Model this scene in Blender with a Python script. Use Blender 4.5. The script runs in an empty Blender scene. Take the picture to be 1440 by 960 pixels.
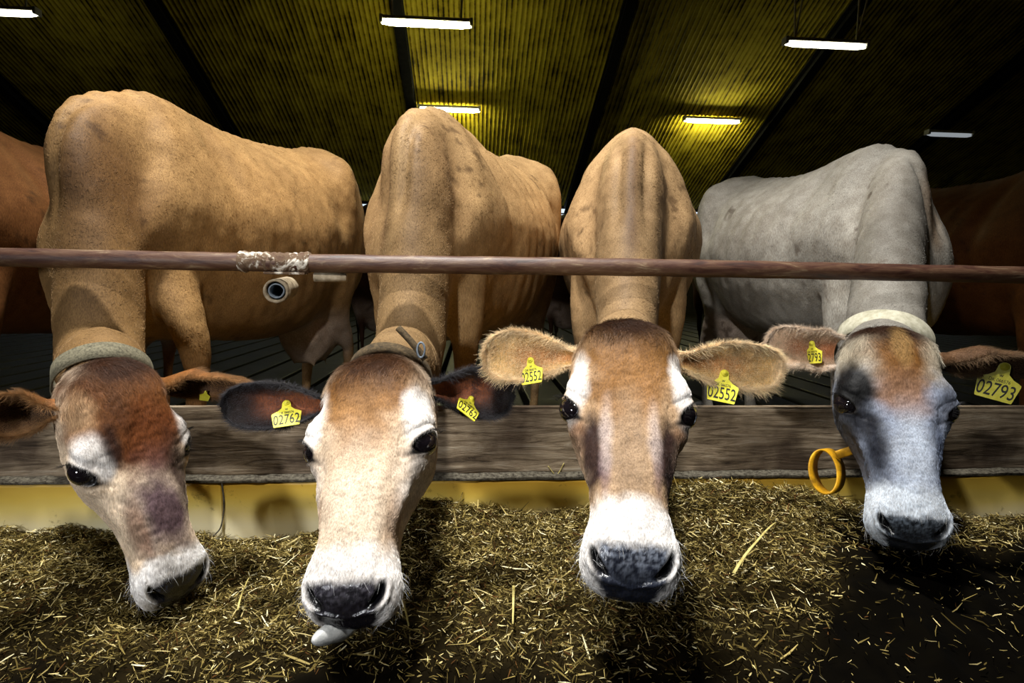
import bpy, math, random
import numpy as np
from mathutils import Vector, Matrix
rng = np.random.default_rng(7)
random.seed(7)
S = bpy.context.scene
COL = S.collection

# ------------------------------------------------------------------ camera
FPX, EYE = 800.0, 0.75
_y, _p, _r = math.radians(4.0), math.radians(5.71), math.radians(.84)
_f = np.array([math.sin(_y)*math.cos(_p), math.cos(_y)*math.cos(_p), -math.sin(_p)])
_R = np.array([math.cos(_y), -math.sin(_y), 0.0]); _U = np.cross(_R, _f)
CR = _R*math.cos(_r) + _U*math.sin(_r)
CU = _U*math.cos(_r) - _R*math.sin(_r)
CF = _f
CC = np.array([0, 0, EYE])
cd = bpy.data.cameras.new('camera'); cam = bpy.data.objects.new('camera', cd); COL.objects.link(cam)
cd.sensor_width = 36; cd.lens = 36*FPX/1440; cd.clip_start = .02; cd.clip_end = 200
m = Matrix.Identity(4)
for i in range(3):
    m[i][0] = CR[i]; m[i][1] = CU[i]; m[i][2] = -CF[i]; m[i][3] = CC[i]
cam.matrix_world = m
S.camera = cam
def at(px, py, d):
    """world point seen at pixel (px,py) of the 1440x960 frame, d metres away"""
    return CC + d*(CF + (px-720)/FPX*CR - (py-480)/FPX*CU)
def at_z(px, py, z):
    k = CF + (px-720)/FPX*CR - (py-480)/FPX*CU
    return CC + k*((z-EYE)/k[2])

# ------------------------------------------------------------------ look
S.view_settings.view_transform = 'Standard'; S.view_settings.look = 'None'
S.view_settings.gamma = 1; S.view_settings.exposure = 0.0
S.view_settings.use_curve_mapping = False
W = bpy.data.worlds.new('world'); S.world = W; W.use_nodes = True
bg = W.node_tree.nodes['Background']; bg.inputs[0].default_value = (.72, .85, 1, 1); bg.inputs[1].default_value = 1.2

# main lights: an unseen key spot over the feed alley and an added front-left fill
def spot(name, loc, tgt, power, col, angle, blend, radius):
    l = bpy.data.lights.new(name, 'SPOT'); l.energy = power; l.color = col
    l.spot_size = math.radians(angle); l.spot_blend = blend; l.shadow_soft_size = radius
    o = bpy.data.objects.new(name, l); COL.objects.link(o); o.location = loc
    d = Vector(tgt)-Vector(loc); o.rotation_euler = d.to_track_quat('-Z', 'Y').to_euler(); return o
spot('front_key_spot', (-.30, -.02, 1.90), (.10, 1.25, .62), 105, (1, .985, .95), 86, 1.0, .05)  # added key spot, unseen, aimed at the cows' heads
spot('front_left_fill', (-1.7, -1.1, 1.0), (-.35, 1.3, .22), 120, (.95, .97, 1), 58, 1.0, .15)  # added low fill for the kerb and the left cheeks
def area(name, loc, tgt, power, col, sx, sy, spread=180):
    l = bpy.data.lights.new(name, 'AREA'); l.energy = power; l.color = col
    l.shape = 'RECTANGLE'; l.size = sx; l.size_y = sy; l.spread = math.radians(spread)
    o = bpy.data.objects.new(name, l); COL.objects.link(o); o.location = loc
    d = Vector(tgt)-Vector(loc); o.rotation_euler = d.to_track_quat('-Z', 'Y').to_euler(); return o
spot('ridge_skylight', (-.45, 1.0, 5.2), (-.03, 1.65, .95), 2000, (1, .98, .93), 54, 1.0, .22)

# ------------------------------------------------------------------ helpers
def lin(r, g, b):
    f = lambda c: (c/255/12.92 if c/255 <= .04045 else ((c/255+.055)/1.055)**2.4)
    return np.array([f(r), f(g), f(b)])
def tag(o, label=None, cat=None, group=None, kind=None):
    if label: o['label'] = label
    if cat: o['category'] = cat
    if group: o['group'] = group
    if kind: o['kind'] = kind
    return o
def empty(name, loc=(0, 0, 0), rz=0):
    o = bpy.data.objects.new(name, None); COL.objects.link(o); o.location = loc; o.rotation_euler = (0, 0, rz)
    o.empty_display_size = .1
    return o
def link(name, me, parent=None, mat=None):
    o = bpy.data.objects.new(name, me); COL.objects.link(o)
    if mat: me.materials.append(mat)
    if parent is not None:
        o.parent = parent
        o.matrix_parent_inverse = Matrix.Translation(-Vector(parent.location)) if parent.type == 'EMPTY' and parent.parent is None else Matrix.Identity(4)
    return o
def mesh(name, V, F, smooth=True):
    me = bpy.data.meshes.new(name)
    V = np.asarray(V, dtype=np.float32)
    if isinstance(F, np.ndarray) and F.ndim == 2:
        n, k = F.shape
        me.vertices.add(len(V)); me.vertices.foreach_set('co', V.ravel())
        me.loops.add(n*k); me.loops.foreach_set('vertex_index', F.astype(np.int32).ravel())
        me.polygons.add(n); me.polygons.foreach_set('loop_start', np.arange(0, n*k, k, dtype=np.int32))
        me.update(calc_edges=True)
    else:
        me.from_pydata([tuple(map(float, v)) for v in V], [], [tuple(int(i) for i in f) for f in F])
    me.validate()
    if smooth: me.polygons.foreach_set('use_smooth', [True]*len(me.polygons))
    me.update()
    return me
def setcol(me, C, name='Col'):
    a = me.color_attributes.new(name, 'FLOAT_COLOR', 'POINT')
    c4 = np.ones((len(C), 4), dtype=np.float32); c4[:, :3] = C
    a.data.foreach_set('color', c4.ravel())
def grid_faces(nr, nc, closed=True):
    """quads of nr rings of nc points"""
    r = np.arange(nr-1)[:, None]; c = np.arange(nc if closed else nc-1)[None, :]
    c2 = (c+1) % nc
    return np.stack([r*nc+c+0*r, r*nc+c2, (r+1)*nc+c2, (r+1)*nc+c], -1).reshape(-1, 4)
def cat(parts):
    """concatenate (V,F,C) triples of quad meshes"""
    Vs, Fs, Cs, n = [], [], [], 0
    for V, F, C in parts:
        Vs.append(V); Fs.append(F+n); Cs.append(C); n += len(V)
    return np.concatenate(Vs), np.concatenate(Fs), np.concatenate(Cs)
_lat = rng.random((64, 64, 64)).astype(np.float32)
def vnoise(P, s, seed=0):
    p = np.asarray(P)*s + seed*7.13 + 100
    i = np.floor(p).astype(int); f = p-i; f = f*f*(3-2*f); i &= 63; j = (i+1) & 63
    X0, Y0, Z0, X1, Y1, Z1 = i[..., 0], i[..., 1], i[..., 2], j[..., 0], j[..., 1], j[..., 2]
    fx, fy, fz = f[..., 0], f[..., 1], f[..., 2]
    a = _lat[X0, Y0, Z0]*(1-fx)+_lat[X1, Y0, Z0]*fx; b = _lat[X0, Y1, Z0]*(1-fx)+_lat[X1, Y1, Z0]*fx
    c = _lat[X0, Y0, Z1]*(1-fx)+_lat[X1, Y0, Z1]*fx; d = _lat[X0, Y1, Z1]*(1-fx)+_lat[X1, Y1, Z1]*fx
    return ((a*(1-fy)+b*fy)*(1-fz)+(c*(1-fy)+d*fy)*fz)*2-1
def fbm(P, s, seed=0, o=3):
    return sum(vnoise(P, s*2**k, seed+k)*.5**k for k in range(o))
def sstep(a, b, x):
    t = np.clip((x-a)/(b-a), 0, 1); return t*t*(3-2*t)
def catmull(P, t, closed=False):
    """P (n,...) control values, t in index units; Catmull-Rom"""
    n = len(P); i = np.floor(t).astype(int)
    if closed:
        f = t-i; idx = [(i+k) % n for k in (-1, 0, 1, 2)]
    else:
        i = np.clip(i, 0, n-2); f = t-i; idx = [np.clip(i+k, 0, n-1) for k in (-1, 0, 1, 2)]
    p0, p1, p2, p3 = [P[k] for k in idx]
    f = f.reshape(f.shape+(1,)*(p0.ndim-1))
    return .5*((2*p1)+(-p0+p2)*f+(2*p0-5*p1+4*p2-p3)*f**2+(-p0+3*p1-3*p2+p3)*f**3)
def vnormals(V, F):
    n = np.cross(V[F[:, 2]]-V[F[:, 0]], V[F[:, 3]]-V[F[:, 1]])
    N = np.zeros_like(V)
    for k in range(4): np.add.at(N, F[:, k], n)
    return N/(np.linalg.norm(N, axis=1, keepdims=True)+1e-12)
def rod(w):
    w = np.asarray(w, float); t = np.linalg.norm(w)+1e-12; k = w/t
    K = np.array([[0, -k[2], k[1]], [k[2], 0, -k[0]], [-k[1], k[0], 0]])
    return np.eye(3)+math.sin(t)*K+(1-math.cos(t))*K@K
def nrm(v): v = np.asarray(v, float); return v/np.linalg.norm(v)
def tube(path, rad, n=16, caps=True, up=(0, 0, 1)):
    """closed tube (V,F quads) along path; rad scalar/array or (rw,rh)"""
    path = np.asarray(path, float); m_ = len(path)
    rad = np.asarray(rad, float)
    if rad.ndim == 0: rad = np.full((m_, 2), float(rad))
    elif rad.ndim == 1: rad = np.stack([rad, rad], 1) if len(rad) == m_ else np.tile(rad, (m_, 1))
    T = np.gradient(path, axis=0); T /= np.linalg.norm(T, axis=1, keepdims=True)
    up = np.asarray(up, float)
    A = np.cross(T, up); A /= np.linalg.norm(A, axis=1, keepdims=True)+1e-9
    B = np.cross(A, T)
    a = np.linspace(0, 2*math.pi, n, endpoint=False)
    V = path[:, None]+A[:, None]*(np.cos(a)[None, :, None]*rad[:, None, :1])+B[:, None]*(np.sin(a)[None, :, None]*rad[:, None, 1:])
    V = V.reshape(-1, 3); F = grid_faces(m_, n)
    if caps:
        c0 = len(V); V = np.concatenate([V, path[:1], path[-1:]])
        k = np.arange(0, n, 2)
        f0 = np.stack([np.full_like(k, c0), (k+2) % n, (k+1) % n, k], 1)
        b = (m_-1)*n
        f1 = np.stack([np.full_like(k, c0+1), b+k, b+(k+1) % n, b+(k+2) % n], 1)
        F = np.concatenate([F, f0, f1])
    return V, F
def box(c, s, rot=None, bev=.0):
    """bevelled box as (V,F)"""
    import bmesh
    bm = bmesh.new(); bmesh.ops.create_cube(bm, size=1)
    bmesh.ops.scale(bm, vec=s, verts=bm.verts)
    if bev: bmesh.ops.bevel(bm, geom=bm.edges[:], offset=bev, segments=2, affect='EDGES', profile=.6)
    if rot is not None: bmesh.ops.rotate(bm, cent=(0, 0, 0), matrix=rot, verts=bm.verts)
    bmesh.ops.translate(bm, vec=c, verts=bm.verts)
    bm.verts.ensure_lookup_table(); bm.verts.index_update()
    V = [tuple(v.co) for v in bm.verts]; F = [tuple(v.index for v in f.verts) for f in bm.faces]; bm.free()
    return V, F
def boxobj(name, c, s, mat, parent=None, bev=.0, rot=None, smooth=False):
    V, F = box(c, s, rot, bev); return link(name, mesh(name, V, F, smooth), parent, mat)
def joinVF(parts):
    V, F, n = [], [], 0
    for v, f in parts:
        V += [tuple(q) for q in v]; F += [tuple(int(i)+n for i in q) for q in f]; n = len(V)
    return V, F

# ------------------------------------------------------------------ materials
def newmat(name, rough=.6, color=None, spec=.5, metal=0):
    m_ = bpy.data.materials.new(name); m_.use_nodes = True
    b = m_.node_tree.nodes['Principled BSDF']
    b.inputs['Roughness'].default_value = rough; b.inputs['Metallic'].default_value = metal
    b.inputs['Specular IOR Level'].default_value = spec
    if color is not None: b.inputs['Base Color'].default_value = (*color, 1)
    return m_, m_.node_tree.nodes, m_.node_tree.links, b
def nd(N, t, **k):
    n = N.new(t)
    for a, v in k.items(): setattr(n, a, v)
    return n
def ramp(N, stops):
    r = N.new('ShaderNodeValToRGB'); e = r.color_ramp.elements
    while len(e) < len(stops): e.new(.5)
    for k, (p, c) in enumerate(stops):
        e[k].position = p; e[k].color = (*c, 1)
    return r
def noise_mat(name, stops, scale=(1, 1, 1), nscale=5, detail=8, rough=.8, bump=.3, bdist=.01, spec=.3, dist=0, metal=0):
    m_, N, L, b = newmat(name, rough, spec=spec, metal=metal)
    tc = nd(N, 'ShaderNodeTexCoord'); mp = nd(N, 'ShaderNodeMapping'); mp.inputs['Scale'].default_value = scale
    n = nd(N, 'ShaderNodeTexNoise'); n.inputs['Scale'].default_value = nscale; n.inputs['Detail'].default_value = detail
    n.inputs['Distortion'].default_value = dist; n.inputs['Roughness'].default_value = .65
    r = ramp(N, stops)
    L.new(tc.outputs['Object'], mp.inputs[0]); L.new(mp.outputs[0], n.inputs['Vector']); L.new(n.outputs[0], r.inputs[0])
    L.new(r.outputs[0], b.inputs['Base Color'])
    bp = nd(N, 'ShaderNodeBump'); bp.inputs['Strength'].default_value = bump; bp.inputs['Distance'].default_value = bdist
    L.new(n.outputs[0], bp.inputs['Height']); L.new(bp.outputs[0], b.inputs['Normal'])
    return m_
def hide_mat(name, rough=.62, bump=.35, dist=.002, sc=420):
    m_, N, L, b = newmat(name, rough, spec=.25)
    a = nd(N, 'ShaderNodeAttribute'); a.attribute_name = 'Col'
    tc = nd(N, 'ShaderNodeTexCoord')
    mp = nd(N, 'ShaderNodeMapping'); mp.inputs['Scale'].default_value = (1, 1, .22)
    n = nd(N, 'ShaderNodeTexNoise'); n.inputs['Scale'].default_value = sc; n.inputs['Detail'].default_value = 3
    n2 = nd(N, 'ShaderNodeTexNoise'); n2.inputs['Scale'].default_value = 22; n2.inputs['Detail'].default_value = 6
    L.new(tc.outputs['Object'], mp.inputs[0]); L.new(mp.outputs[0], n.inputs['Vector']); L.new(tc.outputs['Object'], n2.inputs['Vector'])
    r = ramp(N, [(.25, (.55, .52, .5)), (.75, (1.25, 1.25, 1.25))]); L.new(n.outputs[0], r.inputs[0])
    r2 = ramp(N, [(.3, (.78, .75, .72)), (.7, (1.1, 1.1, 1.1))]); L.new(n2.outputs[0], r2.inputs[0])
    mx = nd(N, 'ShaderNodeMix', data_type='RGBA', blend_type='MULTIPLY'); mx.inputs[0].default_value = 1
    my = nd(N, 'ShaderNodeMix', data_type='RGBA', blend_type='MULTIPLY'); my.inputs[0].default_value = 1
    L.new(a.outputs['Color'], mx.inputs[6]); L.new(r.outputs[0], mx.inputs[7])
    L.new(mx.outputs[2], my.inputs[6]); L.new(r2.outputs[0], my.inputs[7])
    L.new(my.outputs[2], b.inputs['Base Color'])
    bp = nd(N, 'ShaderNodeBump'); bp.inputs['Strength'].default_value = bump; bp.inputs['Distance'].default_value = dist
    L.new(n.outputs[0], bp.inputs['Height']); L.new(bp.outputs[0], b.inputs['Normal'])
    # roughness: wet where alpha says so is handled by a second attribute
    w = nd(N, 'ShaderNodeAttribute'); w.attribute_name = 'wet'
    mr = nd(N, 'ShaderNodeMapRange'); mr.inputs[3].default_value = rough; mr.inputs[4].default_value = .22
    L.new(w.outputs['Fac'], mr.inputs[0]); L.new(mr.outputs[0], b.inputs['Roughness'])
    ms = nd(N, 'ShaderNodeMapRange'); ms.inputs[3].default_value = .2; ms.inputs[4].default_value = .8
    L.new(w.outputs['Fac'], ms.inputs[0]); L.new(ms.outputs[0], b.inputs['Specular IOR Level'])
    return m_
M = {}
M['hide'] = hide_mat('cow_hide')
m_, N, L, b = newmat('coat_hair', .55, spec=.25)
a = nd(N, 'ShaderNodeAttribute'); a.attribute_name = 'Col'; L.new(a.outputs['Color'], b.inputs['Base Color']); M['hair'] = m_
m_, N, L, b = newmat('eye_ball', .06, spec=.5)
lw = nd(N, 'ShaderNodeTexNoise'); lw.inputs['Scale'].default_value = 60
r = ramp(N, [(.3, (.003, .003, .006)), (.7, (.012, .008, .008))]); L.new(lw.outputs[0], r.inputs[0]); L.new(r.outputs[0], b.inputs['Base Color'])
b.inputs['Coat Weight'].default_value = 1; b.inputs['Coat Roughness'].default_value = .03; M['eye'] = m_
M['tag'] = noise_mat('yellow_tag_plastic', [(.3, lin(222, 210, 40)), (.7, lin(248, 240, 90))], nscale=90, rough=.45, bump=.1, bdist=.001, spec=.4)
M['tagink'] = newmat('black_tag_ink', .6, (.012, .012, .01))[0]
M['rust'] = noise_mat('rusty_pipe_steel', [(.28, lin(32, 18, 14)), (.42, lin(70, 42, 31)), (.58, lin(94, 68, 50)), (.70, lin(140, 120, 94))], scale=(.8, 4, 4), nscale=14, rough=.5, bump=.6, bdist=.003, spec=.5, dist=.6)
M['galv'] = noise_mat('worn_zinc_steel', [(.3, lin(60, 66, 74)), (.7, lin(130, 140, 150))], nscale=18, rough=.5, bump=.3, bdist=.002, metal=.3)
M['crust'] = noise_mat('dried_white_crust', [(.3, lin(70, 44, 34)), (.52, lin(104, 84, 64)), (.62, lin(228, 220, 205)), (.8, lin(245, 240, 230))], nscale=30, rough=.8, bump=1, bdist=.006, dist=1)
M['pipe_end'] = noise_mat('scuffed_pipe', [(.3, lin(90, 75, 55)), (.6, lin(165, 150, 125)), (.8, lin(210, 200, 180))], nscale=40, rough=.7, bump=.6, bdist=.004)
M['strap'] = noise_mat('webbing_strap', [(.3, lin(60, 56, 44)), (.7, lin(128, 122, 100))], scale=(1, 1, 1), nscale=220, rough=.85, bump=.5, bdist=.001)
M['rope'] = noise_mat('dark_neck_rope', [(.3, lin(30, 24, 16)), (.7, lin(92, 76, 52))], nscale=120, rough=.9, bump=.8, bdist=.003)
M['yellow_strap'] = noise_mat('yellow_strap', [(.3, lin(120, 85, 5)), (.7, lin(225, 165, 20))], nscale=40, rough=.6, bump=.3, bdist=.002)
M['black'] = newmat('black_plastic', .5, (.01, .01, .01))[0]
M['white'] = noise_mat('lamp_housing_white', [(.3, lin(170, 168, 160)), (.7, lin(215, 212, 205))], nscale=20, rough=.5, bump=.05)
M['cord'] = noise_mat('hanging_cord', [(.3, lin(190, 180, 160)), (.7, lin(230, 224, 208))], nscale=80, rough=.8)
M['horn'] = noise_mat('hoof_horn', [(.3, lin(25, 22, 20)), (.7, lin(60, 52, 45))], nscale=50, rough=.6)
M['tongue'] = noise_mat('grey_tongue', [(.3, lin(150, 152, 150)), (.7, lin(205, 205, 202))], nscale=120, rough=.35, bump=.5, bdist=.001, spec=.6)
m_, N, L, b = newmat('lamp_glow', .4, (1, 1, .9)); b.inputs['Emission Color'].default_value = (1, .94, .45, 1); b.inputs['Emission Strength'].default_value = 85
M['glow'] = m_
m_, N, L, b = newmat('lamp_glow_dim', .4, (1, 1, .9)); b.inputs['Emission Color'].default_value = (1, .97, .72, 1); b.inputs['Emission Strength'].default_value = 9
M['glow2'] = m_
m_, N, L, b = newmat('lamp_unlit_glow', .4, (.7, .7, .7)); b.inputs['Emission Color'].default_value = (.85, .93, 1, 1); b.inputs['Emission Strength'].default_value = .3  # lamp is unlit; weak emission added so it shows grey
M['glow3'] = m_

# ------------------------------------------------------------------ barn shell
SL = math.tan(math.radians(23.7)); FARY = 16.0; EAVE = 2.95
XL, XR, YB = -13.0, 15.0, -7.0
def roof_z(y): return EAVE+(FARY-y)*SL if y >= 0 else EAVE+FARY*SL+y*SL
def corr_strip(y0, y1, name):
    sp = .09; xs = np.arange(XL-.2, XR+.2, sp/8); a = (xs/sp) % 1
    h = .022*np.abs(np.sin(math.pi*a))**.8
    rows = np.linspace(y0, y1, 9)
    V = np.stack([np.tile(xs, len(rows)), np.repeat(rows, len(xs)), np.zeros(len(xs)*len(rows))], 1)
    V[:, 2] = np.array([roof_z(y) for y in V[:, 1]]) + np.tile(h, len(rows)) - .02
    nc = len(xs)
    r_ = np.arange(len(rows)-1)[:, None]; c = np.arange(nc-1)[None]
    F = np.stack([r_*nc+c, r_*nc+c+1, (r_+1)*nc+c+1, (r_+1)*nc+c], -1).reshape(-1, 4)
    return mesh(name, V, F, False)
m_, N, L, b = newmat('corrugated_roof_sheet', .75, spec=.2)
tc = nd(N, 'ShaderNodeTexCoord')
def msc(v, s):
    q = nd(N, 'ShaderNodeMapping'); q.inputs['Scale'].default_value = s; L.new(v, q.inputs[0]); return q.outputs[0]
n1 = nd(N, 'ShaderNodeTexNoise'); n1.inputs['Scale'].default_value = 1; n1.inputs['Detail'].default_value = 9; n1.inputs['Roughness'].default_value = .75
L.new(msc(tc.outputs['Object'], (9, .8, 1)), n1.inputs['Vector'])
n2 = nd(N, 'ShaderNodeTexNoise'); n2.inputs['Scale'].default_value = 1; n2.inputs['Detail'].default_value = 6; n2.inputs['Roughness'].default_value = .7
L.new(msc(tc.outputs['Object'], (2.2, 2.2, 2)), n2.inputs['Vector'])
sx = nd(N, 'ShaderNodeSeparateXYZ'); L.new(tc.outputs['Object'], sx.inputs[0])
def mth(op, a_, b_=None, clamp=False):
    q = nd(N, 'ShaderNodeMath', operation=op); q.use_clamp = clamp
    for i_, v in ((0, a_), (1, b_)):
        if v is None: continue
        if isinstance(v, (int, float)): q.inputs[i_].default_value = v
        else: L.new(v, q.inputs[i_])
    return q.outputs[0]
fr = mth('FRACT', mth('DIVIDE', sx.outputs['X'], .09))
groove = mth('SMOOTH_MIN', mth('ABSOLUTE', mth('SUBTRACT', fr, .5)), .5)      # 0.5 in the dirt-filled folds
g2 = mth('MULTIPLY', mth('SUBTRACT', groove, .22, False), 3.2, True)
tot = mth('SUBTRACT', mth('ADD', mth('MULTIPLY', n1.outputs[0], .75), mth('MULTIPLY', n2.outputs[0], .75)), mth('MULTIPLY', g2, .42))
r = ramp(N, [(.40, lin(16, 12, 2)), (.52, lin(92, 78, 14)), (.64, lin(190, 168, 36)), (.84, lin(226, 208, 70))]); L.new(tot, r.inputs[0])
L.new(r.outputs[0], b.inputs['Base Color']); M['roof'] = m_
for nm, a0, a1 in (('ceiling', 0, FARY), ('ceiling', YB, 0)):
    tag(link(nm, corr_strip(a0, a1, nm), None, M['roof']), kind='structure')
M['beam'] = noise_mat('dark_steel_beam', [(.3, (.006, .006, .007)), (.7, (.02, .02, .022))], nscale=10, rough=.6)
for k, X in enumerate((-9.2, -5.3, -1.3, 2.6, 6.5, 10.4)):
    parts = []
    for (a0, a1) in ((0, FARY), (YB, 0)):
        p0 = Vector((X, a0, roof_z(a0)-.14)); p1 = Vector((X, a1, roof_z(a1)-.14))
        d = (p1-p0); Lg = d.length
        rot = d.to_track_quat('Y', 'Z').to_matrix()
        mid = (p0+p1)/2
        for (dz, w, h) in ((.09, .19, .02), (-.09, .19, .02), (0, .02, .17)):
            v, f = box((0, 0, 0), (w, Lg, h)); off = rot@Vector((0, 0, dz))
            v = [tuple(rot@Vector(q)+mid+off) for q in v]; parts.append((v, f))
    V, F = joinVF(parts)
    tag(link('trim_%d' % (k+1), mesh('rafter', V, F, False), None, M['beam']), kind='structure')
M['wall'] = noise_mat('dark_barn_boards', [(.3, (.008, .007, .005)), (.7, (.035, .03, .022))], scale=(6, 6, .4), nscale=3, rough=.9, bump=.4)
M['concrete'] = noise_mat('wet_concrete', [(.3, lin(12, 11, 7)), (.5, lin(28, 27, 16)), (.75, lin(54, 51, 34))], nscale=4, rough=.45, bump=.4, bdist=.01)
HW = roof_z(0)
def quadobj(name, pts, mat):
    return tag(link(name, mesh(name, pts, [tuple(range(len(pts)))], False), None, mat), kind='structure')
quadobj('wall_left', [(XL, YB, -.4), (XL, FARY, -.4), (XL, FARY, EAVE), (XL, 0, HW), (XL, YB, roof_z(YB))], M['wall'])
quadobj('wall_right', [(XR, YB, -.4), (XR, YB, roof_z(YB)), (XR, 0, HW), (XR, FARY, EAVE), (XR, FARY, -.4)], M['wall'])
quadobj('wall_back', [(XL, YB, -.4), (XR, YB, -.4), (XR, YB, roof_z(YB)), (XL, YB, roof_z(YB))], M['wall'])
# far wall with an open daylight strip below the eave
V, F = joinVF([box((1, FARY+.05, 1.12), (XR-XL, .1, 3.0)), box((1, FARY+.05, 2.92), (XR-XL, .1, .08))]+
              [box((x, FARY+.05, 2.75), (.25, .12, .34)) for x in np.arange(XL+.6, XR, 2.6)]+
              [box((1, FARY+.02, 2.74), (XR-XL, .03, .035))])
tag(link('wall_far', mesh('wall_far', V, F, False), None, M['wall']), kind='structure')
m_ = M['concrete']
# floor: feed alley slab, and the slatted cow floor
tag(boxobj('floor', (1, (YB+1.35)/2, -.05), (XR-XL, 1.35-YB, .1), m_), kind='structure')
V, F = joinVF([box((-2.2+(-9)+k*.30+.0, 8.7, -.08), (.255, 14.6, .16), bev=.008) for k in range(0, 94)])
tag(link('floor_slatted', mesh('floor', V, F, False), None, m_), kind='structure')
boxo = boxobj('floor_pit', (1, 8.7, -.35), (XR-XL, 14.6, .1), M['beam']); tag(boxo, kind='structure')

# ------------------------------------------------------------------ kerb, plank, rails
RY = 1.385
m_, N, L, b = newmat('ochre_kerb_coat', .45, spec=.4)
tc = nd(N, 'ShaderNodeTexCoord'); sx = nd(N, 'ShaderNodeSeparateXYZ'); L.new(tc.outputs['Object'], sx.inputs[0])
n = nd(N, 'ShaderNodeTexNoise'); n.inputs['Scale'].default_value = 3; n.inputs['Detail'].default_value = 8
q = nd(N, 'ShaderNodeMapping'); q.inputs['Scale'].default_value = (1, 1, 3); L.new(tc.outputs['Object'], q.inputs[0]); L.new(q.outputs[0], n.inputs['Vector'])
hh = mth('ADD', sx.outputs['Z'], mth('MULTIPLY', mth('SUBTRACT', n.outputs[0], .5), .07))
r = ramp(N, [(.150, lin(238, 226, 184)), (.20, lin(234, 208, 116)), (.225, lin(226, 192, 84)), (.262, lin(200, 156, 52))])
mr = nd(N, 'ShaderNodeMapRange'); L.new(hh, mr.inputs[0]); mr.inputs[1].default_value = 0; mr.inputs[2].default_value = 1; L.new(mr.outputs[0], r.inputs[0])
n2 = nd(N, 'ShaderNodeTexNoise'); n2.inputs['Scale'].default_value = 16; n2.inputs['Detail'].default_value = 8; n2.inputs['Roughness'].default_value = .7; L.new(tc.outputs['Object'], n2.inputs['Vector'])
r2 = ramp(N, [(.28, (.22, .18, .14)), (.40, (1, 1, 1))]); L.new(n2.outputs[0], r2.inputs[0])
mx = nd(N, 'ShaderNodeMix', data_type='RGBA', blend_type='MULTIPLY'); mx.inputs[0].default_value = 1
L.new(r.outputs[0], mx.inputs[6]); L.new(r2.outputs[0], mx.inputs[7]); L.new(mx.outputs[2], b.inputs['Base Color']); M['kerb'] = m_
for k, (x0, x1) in enumerate(((XL, -.607), (-.603, XR))):
    o = boxobj('kerb', ((x0+x1)/2, RY+.09, .105), (x1-x0, .18, .31), M['kerb'], bev=.006)
    tag(o, ('ochre coated feed kerb left of the vertical joint', 'ochre coated feed kerb right of the vertical joint')[k], 'kerb', kind='structure')
m_, N, L, b = newmat('weathered_plank', .75, spec=.25)
tc = nd(N, 'ShaderNodeTexCoord'); q = nd(N, 'ShaderNodeMapping'); q.inputs['Scale'].default_value = (2.4, 8, 24); L.new(tc.outputs['Object'], q.inputs[0])
n = nd(N, 'ShaderNodeTexNoise'); n.inputs['Scale'].default_value = 2.6; n.inputs['Detail'].default_value = 10; n.inputs['Roughness'].default_value = .7; n.inputs['Distortion'].default_value = .8; L.new(q.outputs[0], n.inputs['Vector'])
r = ramp(N, [(.30, lin(52, 40, 30)), (.42, lin(116, 100, 80)), (.56, lin(162, 144, 120)), (.72, lin(196, 184, 164))]); L.new(n.outputs[0], r.inputs[0])
n2 = nd(N, 'ShaderNodeTexNoise'); n2.inputs['Scale'].default_value = 5; n2.inputs['Detail'].default_value = 7; L.new(tc.outputs['Object'], n2.inputs['Vector'])
r2 = ramp(N, [(.36, (.28, .25, .24)), (.55, (1, 1, 1))]); L.new(n2.outputs[0], r2.inputs[0])
mx = nd(N, 'ShaderNodeMix', data_type='RGBA', blend_type='MULTIPLY'); mx.inputs[0].default_value = 1
L.new(r.outputs[0], mx.inputs[6]); L.new(r2.outputs[0], mx.inputs[7]); L.new(mx.outputs[2], b.inputs['Base Color'])
bp = nd(N, 'ShaderNodeBump'); bp.inputs['Strength'].default_value = .8; bp.inputs['Distance'].default_value = .006; L.new(n.outputs[0], bp.inputs['Height']); L.new(bp.outputs[0], b.inputs['Normal']); M['plank'] = m_
o = boxobj('wooden_board', ((XL+XR)/2, RY+.045, .355), (XR-XL, .055, .165), M['plank'], bev=.006)
tag(o, 'long weathered grey-brown wooden board running on top of the ochre kerb', 'board')
# crumbly grey ledge of mortar and dust between board and kerb
xs = np.linspace(XL, XR, 2000)
V = []; 
for k, x in enumerate(xs):
    n_ = .004*fbm(np.array([x, 0, 0]), 30, 3); 
    V += [(x, RY-.004+n_, .262), (x, RY-.008+n_, .270+n_*.6), (x, RY+.02, .276+n_)]
F = [(3*i+j, 3*i+3+j, 3*i+4+j, 3*i+1+j) for i in range(len(xs)-1) for j in (0, 1)]
M['mortar'] = noise_mat('grey_mortar', [(.35, lin(40, 34, 26)), (.7, lin(112, 106, 92))], nscale=120, rough=.95, bump=.8, bdist=.003)
tag(link('mortar_joint', mesh('mortar_joint', V, F), None, M['mortar']), 'thin grey crumbly mortar line under the wooden board', 'mortar', kind='structure')

RZ = .795
rail = empty('neck_rail', (0, RY, 0)); tag(rail, 'long horizontal rusty steel pipe crossing in front of the cows', 'rail')
xs = np.linspace(XL, XR, 560)
P = np.stack([xs, RY+0*xs, RZ+.0015*np.sin(xs*3)], 1)
V, F = tube(P, .0215+.0006*np.sin(xs*37), 24); link('pipe', mesh('pipe', V, F), rail, M['rust'])
# coupling with whitish crust
def pxx(px): return at(px, 370, 1.385)[0]
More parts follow.
